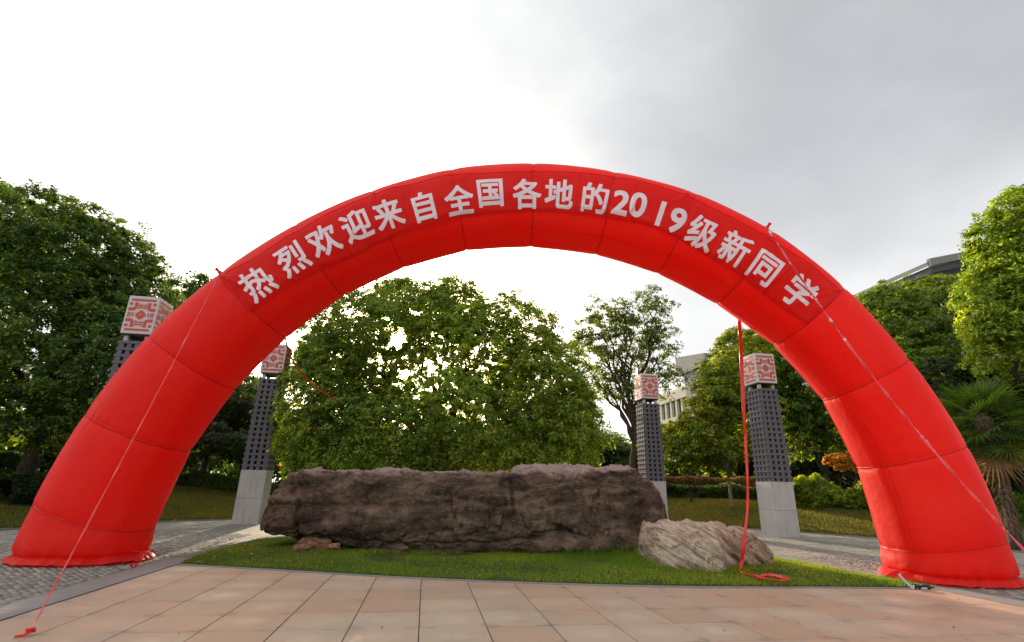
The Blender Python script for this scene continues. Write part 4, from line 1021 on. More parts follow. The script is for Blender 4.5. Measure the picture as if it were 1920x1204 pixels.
# hanging strap on the right, its loose end over the small boulder and on the grass
h0 = look(1386, 598, 12.25); pts = [h0]
for (x, y, Y) in ((1389, 650, 12.2), (1393, 740, 12.15), (1398, 830, 12.1), (1402, 910, 11.75), (1401, 960, 11.6), (1396, 1004, 11.5)): pts.append(look(x, y, Y))
pts = [pts[0].lerp(pts[1], t) for t in (0, .5)] + pts[1:]
wds = [.075, .09, .09, .085, .06, .055, .05, .05][:len(pts)]
# subdivide
def smooth_path(P, W, m=8):
    out = []; ow = []
    for i in range(len(P) - 1):
        p0, p1, p2, p3 = P[max(i-1, 0)], P[i], P[i+1], P[min(i+2, len(P)-1)]
        for j in range(m):
            t = j / m; out.append(.5 * ((2 * p1) + (p2 - p0) * t + (2*p0 - 5*p1 + 4*p2 - p3) * t*t + (3*p1 - p0 - 3*p2 + p3) * t**3)); ow.append(W[i] * (1 - t) + W[i+1] * t)
    return out + [P[-1]], ow + [W[-1]]
pts, wds = smooth_path(pts, wds)
strp = tag(empty('hanging_strap', ground(1390, 1072)), 'long bright red strap hanging from the arch over the small boulder onto the grass', 'strap')
V, F = ribbon(pts, wds, [.4 * math.sin(i * .35) + (.9 if i > 30 else 0) for i in range(len(pts))], .012); part('strap', mesh('strap', V, F), M['rope'], strp)
lo_pts = [look(1396, 1004, 11.5), look(1394, 1030, 11.46), look(1389, 1062, 11.45)] + [ground(1386, 1073, .10), ground(1405, 1078, .10), ground(1430, 1084, .11), ground(1455, 1089, .11), ground(1477, 1086, .12), ground(1462, 1081, .12), ground(1440, 1078, .11), ground(1424, 1081, .11), ground(1412, 1079, .13)]
lp, lw = smooth_path(lo_pts, [.075, .08, .07, .07, .06, .07, .06, .07, .06, .05, .05, .04])
V, F = ribbon(lp, lw, [.25 * math.sin(i * .5) + (1.2 if i > 26 else 0) for i in range(len(lp))], .016); part('strap', mesh('strap', V, F), M['rope'], strp, label='loose end of the strap lying bent on the grass')
# loops tied at the inner side of the left foot
g0 = ground(268, 1052, .1); lt = tag(empty('tie_cord', g0), 'red cord knotted at the inner corner of the left arch foot', 'rope')
V, F = join_vf([tube([g0 + Vector((.05 * math.cos(a) - .03, .02, .12 + .05 * math.sin(a))) for a in np.linspace(-1, 4.4, 14)], .016, 6),
                tube([g0 + Vector((0, 0, .12)), g0 + Vector((.01, -.05, .02)), g0 + Vector((0, -.18, -.05))], [.02, .014, .016], 6),
                tube([g0 + Vector((-.05 + .05 * math.cos(a), -.17 + .04 * math.sin(a * 2), -.06 + .025 * math.sin(a))) for a in np.linspace(0, 6, 14)], .018, 6),
                tube([g0 + Vector((-.6, .35, .14)), g0 + Vector((-.3, .1, .17)), g0 + Vector((0, 0, .13))], .012, 6)])
part('cord', mesh('cord', V, F), M['rope'], lt)
g1 = ground(1685, 1076, .25); g2 = ground(1714, 1104, .03)
rs = tag(empty('ratchet_strap', g2), 'navy webbing strap and buckle holding down the inner side of the right arch foot', 'strap')
V, F = ribbon(sag(g1, g2, .02, 8), [.035] * 9, [.3] * 9, .006); part('webbing', mesh('webbing', V, F), M['buckle'], rs)
V, F = join_vf([tube([g2 + Vector((.02 + .26 * t + .02 * math.sin(t * 9 + i), .05 * math.sin(t * 7 + i * 2), .02 + .03 * abs(math.sin(t * 8 + i)))) for t in np.linspace(0, 1, 14)], [.022] * 14, 6) for i in range(4)])
part('webbing', mesh('webbing', V, F), M['navy'], rs, label='dark navy bundle of webbing on the kerb')
V, F = box_vf(-.05, .05, -.03, .03, 0, .035); V = [(x + g2.x + .14, y + g2.y - .05, z + .03) for x, y, z in V]
part('buckle', bevelled(mesh('buckle', V, F), .008), M['buckle'], rs)

# ------------------------------------------------------------------ lantern pillars
def prism(polys, y0, y1):
    """boxes in the face plane: list of (x0,x1,z0,z1)"""
    V = []; F = []
    for (a, c, e, f) in polys: box_vf(a, c, y0, y1, e, f, V, F)
    return V, F
def pattern_vf(s):
    """stepped diamond, four bent corner brackets with dots, little bars, top and bottom stripes; face of half-width s"""
    u = s / 10.0; P = []
    P += [(-8.2*u, 8.2*u, 10.6*u, 12.2*u), (-8.2*u, 8.2*u, -12.2*u, -10.6*u)]
    for a, c in ((3.4, 1.2), (2.3, 2.3), (1.2, 3.4)): P.append((-a*u, a*u, -c*u, c*u))
    cut = []
    for sx in (-1, 1):
        for sz in (-1, 1):
            def bx(a, c, e, f):
                x0, x1 = sorted((sx*a*u, sx*c*u)); z0, z1 = sorted((sz*e*u, sz*f*u)); cut.append((x0, x1, z0, z1))
            bx(3.1, 5.4, 4.7, 9.4); bx(5.4, 9.0, 3.0, 5.4); bx(4.0, 5.4, 3.7, 4.7); bx(6.9, 8.9, 7.3, 9.3)
    P += cut
    for sg in (-1, 1):
        for z in (5.2, 6.9): 
            z0, z1 = sorted((sg*z*u, sg*(z+.9)*u)); P.append((-1.6*u, 1.6*u, z0, z1))
        z0, z1 = sorted((sg*4.2*u, sg*8.6*u)); P += [(-2.3*u, -1.9*u, z0, z1), (1.9*u, 2.3*u, z0, z1)]
        for x in (4.8, 6.6):
            x0, x1 = sorted((sg*x*u, sg*(x+.8)*u)); P.append((x0, x1, -1.6*u, 1.6*u))
        x0, x1 = sorted((sg*8.*u, sg*8.7*u)); P.append((x0, x1, -2.*u, 2.*u))
    return P
# shared meshes
PM = {}
def make_pillar():
    root = empty('lantern_pillar')
    def pp(name, me, mat, lab=None):
        o = link(name, me, mat, root)
        if lab: o['label'] = lab
        return o
    V, F = box_vf(-.50, .50, -.50, .50, -.1, .96); pp('base_block', bevelled(mesh('base_block', V, F), .008), M['granite'])
    V, F = box_vf(-.495, .495, -.495, .495, .966, 2.06); pp('base_block', bevelled(mesh('base_block', V, F), .008), M['granite'])
    z = 2.062; n = 17; pitch = (5.86 - 2.062) / n
    for i in range(n):
        f = i / (n - 1); hs = .50 - .05 * f; t = .028
        th = pitch * .40
        # projecting course: frame of bricks standing a little proud
        pol = []
        V = []; F = []
        for sx in (-1, 1): box_vf(min(sx*(hs+.012), sx*(hs-.12)), max(sx*(hs+.012), sx*(hs-.12)), -hs-.004, hs+.012, z + pitch - th, z + pitch - .004, V, F)
        for sy in (-1, 1): box_vf(-hs + .12, hs - .12, min(sy*(hs+.012), sy*(hs-.12)), max(sy*(hs+.012), sy*(hs-.12)), z + pitch - th, z + pitch - .004, V, F)
        o = pp('brick_course', mesh('brick_course', V, F), M['brick'])
        # upright blocks with open square holes between them
        V = []; F = []; bw = hs * 2 / 6.9
        for j in range(4):
            c_ = (-hs + bw * .86) + j * (2 * hs - bw * 1.72) / 3
            for sy in (-1, 1):
                y0, y1 = sorted((sy * (hs - .004), sy * (hs - .11)))
                if j in (1, 2): box_vf(c_ - bw / 2, c_ + bw / 2, y0, y1, z, z + pitch - th, V, F)
                else: box_vf(c_ - bw / 2, c_ + bw / 2, y0, y1, z, z + pitch - th, V, F)
                box_vf(min(sy*(hs-.004), sy*(hs-.11)), max(sy*(hs-.004), sy*(hs-.11)), c_ - bw / 2, c_ + bw / 2, z, z + pitch - th + .0005, V, F)
        o = pp('block_row', mesh('block_row', V, F), M['brick']); z += pitch
    V, F = box_vf(-.33, .33, -.33, .33, 2.05, 5.84); pp('core', mesh('core', V, F), M['core'])  # added black box standing in for the shade inside the lattice holes
    for sx in (-1, 1):
        for sy in (-1, 1):
            V, F = box_vf(sx*.31-.06, sx*.31+.06, sy*.31-.06, sy*.31+.06, 5.845, 6.09); pp('post', mesh('post', V, F), M['granite'])
    V, F = box_vf(-.42, .42, -.42, .42, 6.055, 6.10); pp('tray', mesh('tray', V, F), M['core'])
    h = .47; V, F = box_vf(-h, h, -h, h, 6.102, 7.40)
    lan = pp('lantern_box', bevelled(mesh('lantern_box', V, F), .015), M['panel'])
    P = pattern_vf(.45)
    for a in range(4):
        V, F = prism(P, -h - .010, -h + .003)
        # each rectangle gets its own depth step so that no faces share a plane
        V = [Vector(v) for v in V]
        for i in range(0, len(V), 8):
            for j in (0, 1, 4, 5): V[i + j].y -= (i // 8) * .00012
        m = Matrix.Translation((0, 0, 6.751)) @ Matrix.Rotation(a * math.pi / 2, 4, 'Z')
        o = link('pattern', mesh('pattern', [m @ v for v in V], F), M['pattern'], lan)
        q = .05; V = [(-q, -h-.018, 0), (0, -h-.018, -q*1.3), (q, -h-.018, 0), (0, -h-.018, q*1.3), (-q, -h+.001, 0), (0, -h+.001, -q*1.3), (q, -h+.001, 0), (0, -h+.001, q*1.3)]
        o = link('emblem', mesh('emblem', [m @ Vector(v) for v in V], [(0, 1, 2, 3), (0, 4, 5, 1), (1, 5, 6, 2), (2, 6, 7, 3), (3, 7, 4, 0)]), M['amber'], lan)
    return root
def kids(o): return [c for c in bpy.data.objects if c.parent == o]
def copy_tree(o, parent=None):
    c = o.copy(); col.objects.link(c); c.parent = parent
    for ch in kids(o): copy_tree(ch, c)
    return c
p0 = make_pillar()
pp1 = ground(286, 565, 7.4)
spots = [(pp1.x, pp1.y, 'lantern pillar behind the left leg of the arch, its red and white box highest in view'),
         (-10.46, 22.1, 'lantern pillar between the arch and the left side of the round tree'),
         (7.15, 26.4, 'lantern pillar rising behind the right end of the huge boulder'),
         (10.95, 21.86, 'lantern pillar behind the hanging red strap, right of the small boulder')]
tree_src = None
pil = [p0] + [copy_tree(p0) for _ in range(3)]
for o, (x, y, lab) in zip(pil, spots):
    o.location = (x, y, 0); o.rotation_euler = (0, 0, TH)
    tag(o, lab, 'pillar', 'lantern pillars round the plaza')

# ------------------------------------------------------------------ long building at the right, its facade running with the paving grid
BU = 40.0
def bpt(v, du, z): x, y = xy(BU + du, v); return Vector((x, y, z))
def bbox(v0, v1, d0, d1, z0, z1):
    q = [bpt(v, d, z) for z in (z0, z1) for (v, d) in ((v0, d0), (v1, d0), (v1, d1), (v0, d1))]
    return q, [(3, 2, 1, 0), (4, 5, 6, 7), (0, 1, 5, 4), (1, 2, 6, 5), (2, 3, 7, 6), (3, 0, 4, 7)]
bld = tag(empty('campus_building', bpt(80, 8, 0)), 'long cream building with window rows and a dark slate roof behind the right-hand trees', 'building')
HB = 18.0
def bp(name, lst, mat, parent=None, label=None):
    V, F = join_vf(lst); me = mesh(name, V, F)
    bm = bmesh.new(); bm.from_mesh(me); bmesh.ops.recalc_face_normals(bm, faces=bm.faces[:]); bm.to_mesh(me); bm.free()
    return part(name, me, mat, parent or bld, label=label)
V0b, V1b = 33.9, 87.0
bp('wall', [bbox(V0b, V1b, .6, 16, -1, HB)], M['cream'])
FL = 4.1
nwin = 0
for f in range(4):
    zf = 1.0 + f * FL
    bp('spandrel', [bbox(V0b, V1b, 0, .597, zf + 2.75, zf + 4.1)], M['cream'])
    v = V0b + .6
    while v < V1b - 1.5:
        if v > 52 or f == 3:
            wd = bp('window', [bbox(v, v + 1.15, .50, .60, zf + .05, zf + 2.7)], M['glass']) 
        v += 1.95
    bp('piers', [bbox(v_, v_ + .55, .1, .6, zf, zf + 2.745) for v_ in np.arange(V0b + .6 + 1.25, V1b - 2, 1.95)], M['cream'])
# stair tower with a raking concrete parapet, where the slate roof starts
bp('stair_tower', [bbox(67.0, 71.0, -2.2, .55, -1, 18.6)], M['concrete'])
q = [bpt(64, -2.6, 18.61), bpt(72.6, -2.6, 18.61), bpt(72.6, 3, 18.61), bpt(64, 3, 18.61), bpt(64, -2.6, 20.2), bpt(72.6, -2.6, 21.6), bpt(72.6, 3, 21.6), bpt(64, 3, 20.2)]
bp('parapet', [(q, [(3, 2, 1, 0), (4, 5, 6, 7), (0, 1, 5, 4), (1, 2, 6, 5), (2, 3, 7, 6), (3, 0, 4, 7)])], M['concrete'])
# slate roof with deep dark eaves
q = [bpt(V0b - 3.0, -2.0, HB + .3), bpt(66.9, -2.0, HB + .3), bpt(66.9, 9, HB + 3.4), bpt(V0b - 3.0, 9, HB + 3.4), bpt(V0b - 3.0, -2.0, HB + .85), bpt(66.9, -2.0, HB + .85), bpt(66.9, 9, HB + 3.95), bpt(V0b - 3.0, 9, HB + 3.95)]
FB = [(3, 2, 1, 0), (4, 5, 6, 7), (0, 1, 5, 4), (1, 2, 6, 5), (2, 3, 7, 6), (3, 0, 4, 7)]
bp('roof', [(q, FB)], M['roof'])
q = [bpt(V0b - 3.2, -2.2, HB + .86), bpt(66.9, -2.2, HB + .86), bpt(66.9, -1.8, HB + 1.05), bpt(V0b - 3.2, -1.8, HB + 1.05), bpt(V0b - 3.2, -2.2, HB + 1.2), bpt(66.9, -2.2, HB + 1.2), bpt(66.9, -1.8, HB + 1.35), bpt(V0b - 3.2, -1.8, HB + 1.35)]
bp('gutter', [(q, FB)], M['concrete'])
bp('gable_wall', [([bpt(V0b - .8, -.2, 12), bpt(V0b, -.2, 12), bpt(V0b, 9, 12), bpt(V0b - .8, 9, 12), bpt(V0b - .8, -.2, HB + .28), bpt(V0b, -.2, HB + .28), bpt(V0b, 9, HB + 2.9), bpt(V0b - .8, 9, HB + 2.9)], FB)], M['concrete'])
bp('gutter', [([bpt(V0b - 3.3, -2.2, HB + .8), bpt(V0b - 3.02, -2.2, HB + .8), bpt(V0b - 3.02, 9, HB + 3.9), bpt(V0b - 3.3, 9, HB + 3.9), bpt(V0b - 3.3, -2.2, HB + 1.4), bpt(V0b - 3.02, -2.2, HB + 1.4), bpt(V0b - 3.02, 9, HB + 4.4), bpt(V0b - 3.3, 9, HB + 4.4)], FB)], M['concrete'])

# ------------------------------------------------------------------ foliage
GREENS = {
 'deep':   [(0.035, 0.088, 0.018), (0.070, 0.149, 0.025), (0.108, 0.210, 0.032)],
 'mid':    [(0.052, 0.119, 0.019), (0.102, 0.196, 0.028), (0.166, 0.280, 0.038)],
 'bright': [(0.096, 0.175, 0.021), (0.193, 0.289, 0.028), (0.333, 0.411, 0.038)],
 'olive':  [(0.045, 0.088, 0.028), (0.079, 0.137, 0.038), (0.123, 0.184, 0.052)],
 'yellow': [(0.131, 0.201, 0.021), (0.263, 0.333, 0.028), (0.420, 0.446, 0.038)],
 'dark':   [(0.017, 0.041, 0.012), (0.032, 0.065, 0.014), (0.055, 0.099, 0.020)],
 'orange': [(.34, .14, .02), (.50, .25, .03), (.36, .27, .04)],
}
def crown(lobes, nclump, nleaf, cr, ls, pal, seed=1, rough=.30, inner=.25, reject=None, flat=.75, accents=None, tipyellow=None, lowcut=-.55, thin=None, yel=1.1, val=1.):
    """leaves in clumps on and inside a union of uneven lobes; lobes = (centre, rx, ry, rz)"""
    g = np.random.default_rng(seed)
    C = np.array([l[0] for l in lobes], float); Rd = np.array([l[1:4] for l in lobes], float)
    wgt = (Rd[:, 0] * Rd[:, 2] + Rd[:, 1] * Rd[:, 2]) ; wgt = wgt / wgt.sum()
    idx = g.choice(len(lobes), nclump, p=wgt)
    d = g.standard_normal((nclump, 3)); d /= np.linalg.norm(d, axis=1, keepdims=True)
    low = d[:, 2] < lowcut; d[low, 2] *= -.4; d /= np.linalg.norm(d, axis=1, keepdims=True)
    nz = fbm(d * 1.9 + C[idx] * .37 + seed, 3)
    rad = (1 + rough * nz) * np.where(g.random(nclump) < inner, g.random(nclump) ** .5 * .8, 1.01 + g.standard_normal(nclump) * .075)
    P = C[idx] + d * Rd[idx] * rad[:, None]
    outw = d.copy()
    if reject is not None:
        keep = g.random(nclump) > reject(P); P = P[keep]; outw = outw[keep]
    n = len(P)
    cs = cr * g.uniform(.6, 1.35, n)
    if thin is not None: cs *= thin(P)
    # each clump: leaves on the upper/outer side of a small dome
    L = g.standard_normal((n, nleaf, 3)); L /= np.linalg.norm(L, axis=2, keepdims=True)
    bias = outw[:, None, :] * .55 + np.array([0, 0, .55]); L = L + bias * 1.0; L /= np.linalg.norm(L, axis=2, keepdims=True)
    rr = cs[:, None] * (g.random((n, nleaf)) ** .45)
    Q = P[:, None, :] + L * rr[..., None] * np.array([1, 1, flat])
    Nn = outw[:, None, :] * .55 + L * .35 + g.standard_normal(L.shape) * .45 + np.array([0, 0, .45]); Nn /= np.linalg.norm(Nn, axis=2, keepdims=True)
    a = L + g.standard_normal(L.shape) * .5; a -= Nn * (a * Nn).sum(2, keepdims=True); a /= np.linalg.norm(a, axis=2, keepdims=True)
    b = np.cross(Nn, a)
    sz = ls * g.uniform(.6, 1.3, (n, nleaf))[..., None]
    Q = Q.reshape(-1, 3); a = (a * sz).reshape(-1, 3); b = (b * sz * .52).reshape(-1, 3); Nf = (Nn * sz * .18).reshape(-1, 3)
    V = np.stack([Q - a, Q + b - Nf, Q + a, Q - b - Nf], 1).reshape(-1, 3)
    pal = np.array(GREENS[pal]) * np.array([yel, 1.03, 1.0]) * val
    ct = np.clip(.5 + .55 * fbm(P * .33 + seed, 3) + .22 * g.standard_normal(n), 0, 1)
    t = np.clip(ct[:, None] * .8 + .30 * g.standard_normal((n, nleaf)), 0, 1)[..., None] * 2
    c = np.where(t < 1, pal[0] * (1 - t) + pal[1] * t, pal[1] * (2 - t) + pal[2] * (t - 1))
    k = g.random((n, nleaf)) < .30; c[k] *= .42          # older, darker leaves
    if accents:
        k = g.random((n, nleaf)) < accents[1]; c[k] = np.array(accents[0]) * g.uniform(.7, 1.2, (k.sum(), 1))
    if tipyellow:                     # fresh yellow shoots at the ends of the branches
        k = g.random((n, nleaf)) < tipyellow[1] * (.5 + 1.3 * (g.random(n) < .4))[:, None]; c[k] = c[k] * .2 + np.array(tipyellow[0]) * g.uniform(.8, 1.3, (k.sum(), 1))
    c = c.reshape(-1, 3) * g.uniform(.85, 1.15, (len(Q), 1))
    return V, np.arange(len(V)).reshape(-1, 4), c
def limbs(base, top, r0, targets, seed=0, wob=.25, r_end=.02):
    """trunk from base to top, then a tapered limb to every target with side branches"""
    g = random.Random(seed); out = []
    base, top = Vector(base), Vector(top)
    def wander(a, c, ra, rb, n=8, w=.12):
        L = (c - a).length; P = []
        off = [Vector((g.uniform(-1, 1), g.uniform(-1, 1), g.uniform(-.5, .5))) * L * w * .5 for _ in range(n + 1)]
        for i in range(n + 1):
            t = i / n; e = math.sin(math.pi * t); P.append(a.lerp(c, t) + off[i] * e * .5 + Vector((0, 0, L * .08 * e)))
        out.append(tube(P, [ra + (rb - ra) * (i / n) for i in range(n + 1)], 8)); return P
    tr = wander(base, top, r0, r0 * .72, 8, .06)
    out.append(tube([base + Vector((0, 0, -.2)), base + Vector((0, 0, .15)), base + Vector((0, 0, .5))], [r0 * 1.7, r0 * 1.25, r0 * .98], 10))
    for T in targets:
        T = Vector(T); st = tr[g.choice([5, 6, 7, 8])]
        r1 = r0 * g.uniform(.34, .55); P = wander(st, T, r1, r_end, 9, .22)
        for k in range(5):
            a = P[g.choice([4, 5, 6, 7])]; L = (T - st).length * g.uniform(.16, .30)
            d = ((T - st).normalized() + Vector((g.uniform(-1, 1), g.uniform(-1, 1), g.uniform(-.2, .9))) * .9).normalized()
            wander(a, a + d * L, r1 * .38, r_end * .5, 5, .2)
    return join_vf(out)
def plobes(lst):
    """(px, py, Y, rx_px, rz_px[, depth factor]) -> lobes in metres"""
    out = []
    for l in lst:
        px, py, Y, rx, rz = l[:5]; k = l[5] if len(l) > 5 else 1.
        c = look(px, py, Y); dist = (c - CAM).dot(fw); m = dist / FPX
        out.append((np.array(c), rx * m, (rx + rz) / 2 * m * k, rz * m))
    return out
def tree(name, label, cat, lobes, trunk, n, nl, cr, ls, pal, seed, group=None, bark='bark', **kw):
    """trunk = (base xyz, top xyz, radius, number of limbs)"""
    root = tag(empty(name, trunk[0]), label, cat, group)
    V, Q, c = crown(lobes, n, nl, cr, ls, pal, seed, **kw)
    part('crown', mesh_np('crown', V, Q, c), M['leaf'], root)
    gg = random.Random(seed)
    T = []
    for i in range(trunk[3]):
        l = lobes[i % len(lobes)]; q = Vector(l[0]) + Vector((gg.uniform(-.4, .4) * l[1], gg.uniform(-.4, .4) * l[2], gg.uniform(-.3, .35) * l[3])); T.append(q)
    V, F = limbs(trunk[0], trunk[1], trunk[2], T, seed)
    part('trunk', mesh('trunk', V, F), M[bark], root, True)
    return root
def tz(x, y): return float(terrain(np.array([x]), np.array([y]))[0])

# round tree in the middle, the low sun shining through its thin middle
SD = np.array(SUN_DIR)
def thinzone(P):          # the heart of the crown, where the foliage is thin: a flat oval right of the sun
    v = P - np.array(CAM); c2 = np.array(ray(830, 690)); al2 = v @ c2; w_ = v - al2[:, None] * c2
    off2 = np.sqrt((w_[:, 0] / 1.75) ** 2 + w_[:, 1] ** 2 * .3 + w_[:, 2] ** 2)
    return np.clip((2.6 - off2) / .9, 0, 1) * (.75 + .5 * (vnoise(P * .9) > -.1))
def sun_gap(P):
    v = P - np.array(CAM); al = v @ SD; off = np.linalg.norm(v - al[:, None] * SD, axis=1)
    rg = off * (1 + .5 * vnoise(P * 2.2))
    return np.where(rg < .50, 1.0, np.where(off < 1.5, .12, .26 * thinzone(P)))
L = plobes([(615, 755, 22.6, 84, 100), (588, 835, 21.6, 58, 62), (675, 665, 24, 105, 105), (770, 610, 26, 80, 78), (850, 595, 26, 56, 60), (945, 655, 24, 100, 86), (1015, 745, 23, 88, 100), (850, 800, 22.2, 160, 84), (700, 815, 22, 120, 76), (632, 660, 24, 50, 52), (1030, 830, 22.2, 90, 62), (855, 700, 25, 120, 100), (1062, 800, 22.6, 56, 78), (900, 850, 21.6, 120, 44), (760, 860, 21.6, 110, 36), (620, 860, 21.4, 80, 36), (740, 560, 26, 40, 30), (840, 550, 26, 30, 26)])
tree('round_tree', 'big rounded tree behind the huge boulder with the low sun shining through it', 'tree', L, ((-3.2, 24.4, .2), (-3.2, 24.6, 3.0), .34, 13), 9000, 38, .31, .076, 'mid', 11, reject=sun_gap, thin=lambda P: 1 - .30 * np.clip(thinzone(P), 0, 1), inner=.12, accents=((.34, .08, .02), .010), tipyellow=((.24, .27, .03), .16), rough=.20, flat=.9, lowcut=-.85, yel=1.14, val=1.35)

# dense dark trees on the left
L = plobes([(45, 480, 21, 150, 112), (150, 520, 22, 110, 108), (230, 594, 22, 82, 92), (60, 650, 20, 170, 130), (225, 705, 20, 118, 100), (70, 790, 20, 170, 78), (215, 810, 21, 105, 60), (-140, 500, 21, 150, 170), (-170, 720, 20, 150, 150), (284, 648, 23, 46, 54)])
tree('broad_tree', 'tallest dense green tree at the far left, behind the first lantern pillar', 'tree', L, ((-19.8, 21.8, .3), (-19.5, 21.8, 4.0), .36, 10), 5600, 40, .36, .088, 'deep', 21, inner=.12, tipyellow=((.17, .21, .03), .14), rough=.22, flat=.9)
L = plobes([(365, 560, 34, 42, 46), (400, 590, 34, 44, 50), (345, 620, 34, 50, 60), (395, 660, 35, 60, 60)])
tree('broad_tree', 'small dark tree top showing between the leftmost tree and the arch', 'tree', L, ((-19.6, 34, .8), (-19.6, 34, 4.5), .24, 5), 420, 46, .6, .13, 'deep', 22)
L = plobes([(350, 800, 30, 90, 80), (440, 790, 32, 70, 66), (400, 850, 29, 120, 50), (480, 830, 33, 60, 60)])
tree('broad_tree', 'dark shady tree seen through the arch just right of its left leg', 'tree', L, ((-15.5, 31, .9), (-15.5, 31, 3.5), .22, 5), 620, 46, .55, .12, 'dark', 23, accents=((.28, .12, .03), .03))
L = plobes([(455, 760, 40, 36, 50), (480, 800, 40, 46, 60), (440, 820, 40, 60, 50)])
tree('broad_tree', 'lighter green tree standing behind the second lantern pillar', 'tree', L, ((-20, 40, 1.0), (-20, 40, 4), .2, 4), 360, 46, .65, .15, 'mid', 24)

# tall airy tree right of the round tree
L = plobes([(1190, 610, 33, 48, 50), (1225, 575, 33, 32, 30), (1135, 600, 33, 44, 40), (1110, 650, 33, 44, 50), (1160, 670, 33, 58, 50), (1230, 650, 33, 36, 50), (1195, 730, 34, 60, 44), (1125, 730, 33, 44, 44), (1245, 705, 33, 34, 34)])
tree('airy_tree', 'tall airy tree with dark branches showing, behind the third lantern pillar', 'tree', L, ((7.6, 33, .9), (8.1, 33.2, 5.4), .26, 18), 800, 30, .38, .09, 'olive', 31, inner=.35, rough=.38)
# trees right of it
L = plobes([(1335, 765, 28, 42, 50), (1365, 725, 29, 48, 56), (1400, 690, 31, 52, 56), (1385, 775, 28, 60, 62), (1355, 835, 28, 58, 40), (1385, 645, 31, 30, 26), (1300, 790, 28, 26, 16)])
tree('young_tree', 'yellow-green young tree with a slim pale trunk, between the two right-hand pillars', 'tree', L, ((12.1, 29, .75), (12.1, 29, 3.0), .095, 8), 1500, 34, .34, .092, 'bright', 32, bark='palebark', tipyellow=((.26, .26, .02), .16))
L = plobes([(1480, 700, 31, 66, 60), (1520, 770, 31, 70, 70), (1470, 800, 31, 66, 66), (1550, 830, 31, 66, 56), (1430, 745, 32, 50, 70), (1440, 650, 33, 40, 40)])
tree('young_tree', 'dark green tree behind the pillar next to the hanging red strap', 'tree', L, ((19.0, 31, .9), (18.6, 31, 3.0), .13, 8), 1700, 34, .36, .098, 'mid', 33, accents=((.38, .16, .03), .02), tipyellow=((.20, .21, .02), .08))
L = plobes([(1275, 850, 31, 50, 44), (1320, 870, 30, 50, 34), (1260, 820, 33, 30, 24)])
tree('shrub', 'bushy green shrub behind the low hedge, just right of the third lantern pillar', 'shrub', L, ((10.6, 31, .9), (10.6, 31, 1.6), .07, 3), 420, 46, .38, .10, 'bright', 34)
L = plobes([(1675, 600, 30, 62, 54), (1755, 582, 31, 60, 54), (1640, 585, 32, 34, 36), (1720, 655, 29, 80, 66), (1800, 625, 31, 56, 64), (1730, 705, 28, 70, 50)])
tree('broad_tree', 'leafy green tree rising in front of the slate roof, outside the right arch leg', 'tree', L, ((24.8, 30, 1.0), (24.5, 30, 4.0), .28, 8), 2300, 34, .38, .10, 'mid', 35, tipyellow=((.19, .21, .02), .12))
L = plobes([(1905, 475, 18, 64, 78), (1938, 425, 18, 48, 66), (1896, 580, 18, 70, 80), (1940, 640, 18, 80, 90), (1866, 640, 18, 34, 42), (2000, 520, 18, 90, 110), (1918, 540, 17.6, 60, 70)])
tree('broad_tree', 'bright yellow-green tree cut by the right edge of the view', 'tree', L, ((20.2, 18.4, .2), (20.0, 18.4, 4.0), .26, 8), 2700, 34, .29, .075, 'yellow', 36, tipyellow=((.25, .32, .03), .16), yel=.80, val=.85)
L = plobes([(1800, 740, 22, 70, 60), (1760, 800, 23, 60, 70), (1870, 860, 22, 80, 70), (1900, 760, 21.5, 60, 60), (1820, 900, 23, 90, 50)])
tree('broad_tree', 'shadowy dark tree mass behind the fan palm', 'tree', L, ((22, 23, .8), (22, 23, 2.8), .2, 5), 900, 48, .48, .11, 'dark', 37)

# wooded edge far behind: trees one can still tell apart, light haze of green between them
far = [(-330, 700, 30, 200, 160, 'deep'), (250, 850, 46, 120, 50, 'dark'), (130, 850, 44, 120, 56, 'dark'), (20, 840, 44, 110, 60, 'deep'), (540, 840, 48, 90, 56, 'mid'), (660, 850, 50, 90, 54, 'mid'), (780, 850, 52, 100, 52, 'olive'), (900, 850, 52, 100, 52, 'mid'), (1010, 850, 50, 90, 52, 'olive'),
       (1110, 862, 50, 60, 48, 'olive'), (1160, 868, 54, 56, 44, 'mid'), (1225, 870, 56, 60, 40, 'olive'), (1400, 850, 50, 90, 50, 'dark'), (1560, 850, 44, 110, 60, 'dark'), (1660, 830, 40, 100, 80, 'dark'), (2030, 820, 30, 130, 110, 'deep')]
spotnm = ['beyond the left edge', 'behind the left leg of the arch', 'in the shade behind the leftmost tree trunk', 'far behind the clipped hedge at the left', 'far behind the second lantern pillar', 'directly behind the left half of the round tree', 'directly behind the middle of the round tree', 'directly behind the right half of the round tree', 'just behind the right flank of the round tree',
          'in the light gap right of the round tree', 'beneath the airy tree', 'just left of the low hedge top', 'between the two right-hand pillars at the back', 'in the dark behind the orange shrub', 'behind the right leg of the arch', 'outside the right edge of the view']
for i, (px, py, Y, rx, rz, pl_) in enumerate(far):
    L = plobes([(px, py, Y, rx, rz), (px - rx * .5, py + rz * .35, Y, rx * .6, rz * .7), (px + rx * .5, py + rz * .3, Y - 1, rx * .6, rz * .75)])
    c = L[0][0]; z0 = tz(c[0], c[1])
    tree('far_tree', f'{"dull" if pl_ in ("dark", "deep") else "soft"} green background tree {spotnm[i]}', 'tree', L, ((c[0], c[1], z0), (c[0], c[1], z0 + 2.2), .2, 3), 330, 34, .9, .20, pl_, 50 + i, group='trees at the back of the grounds')

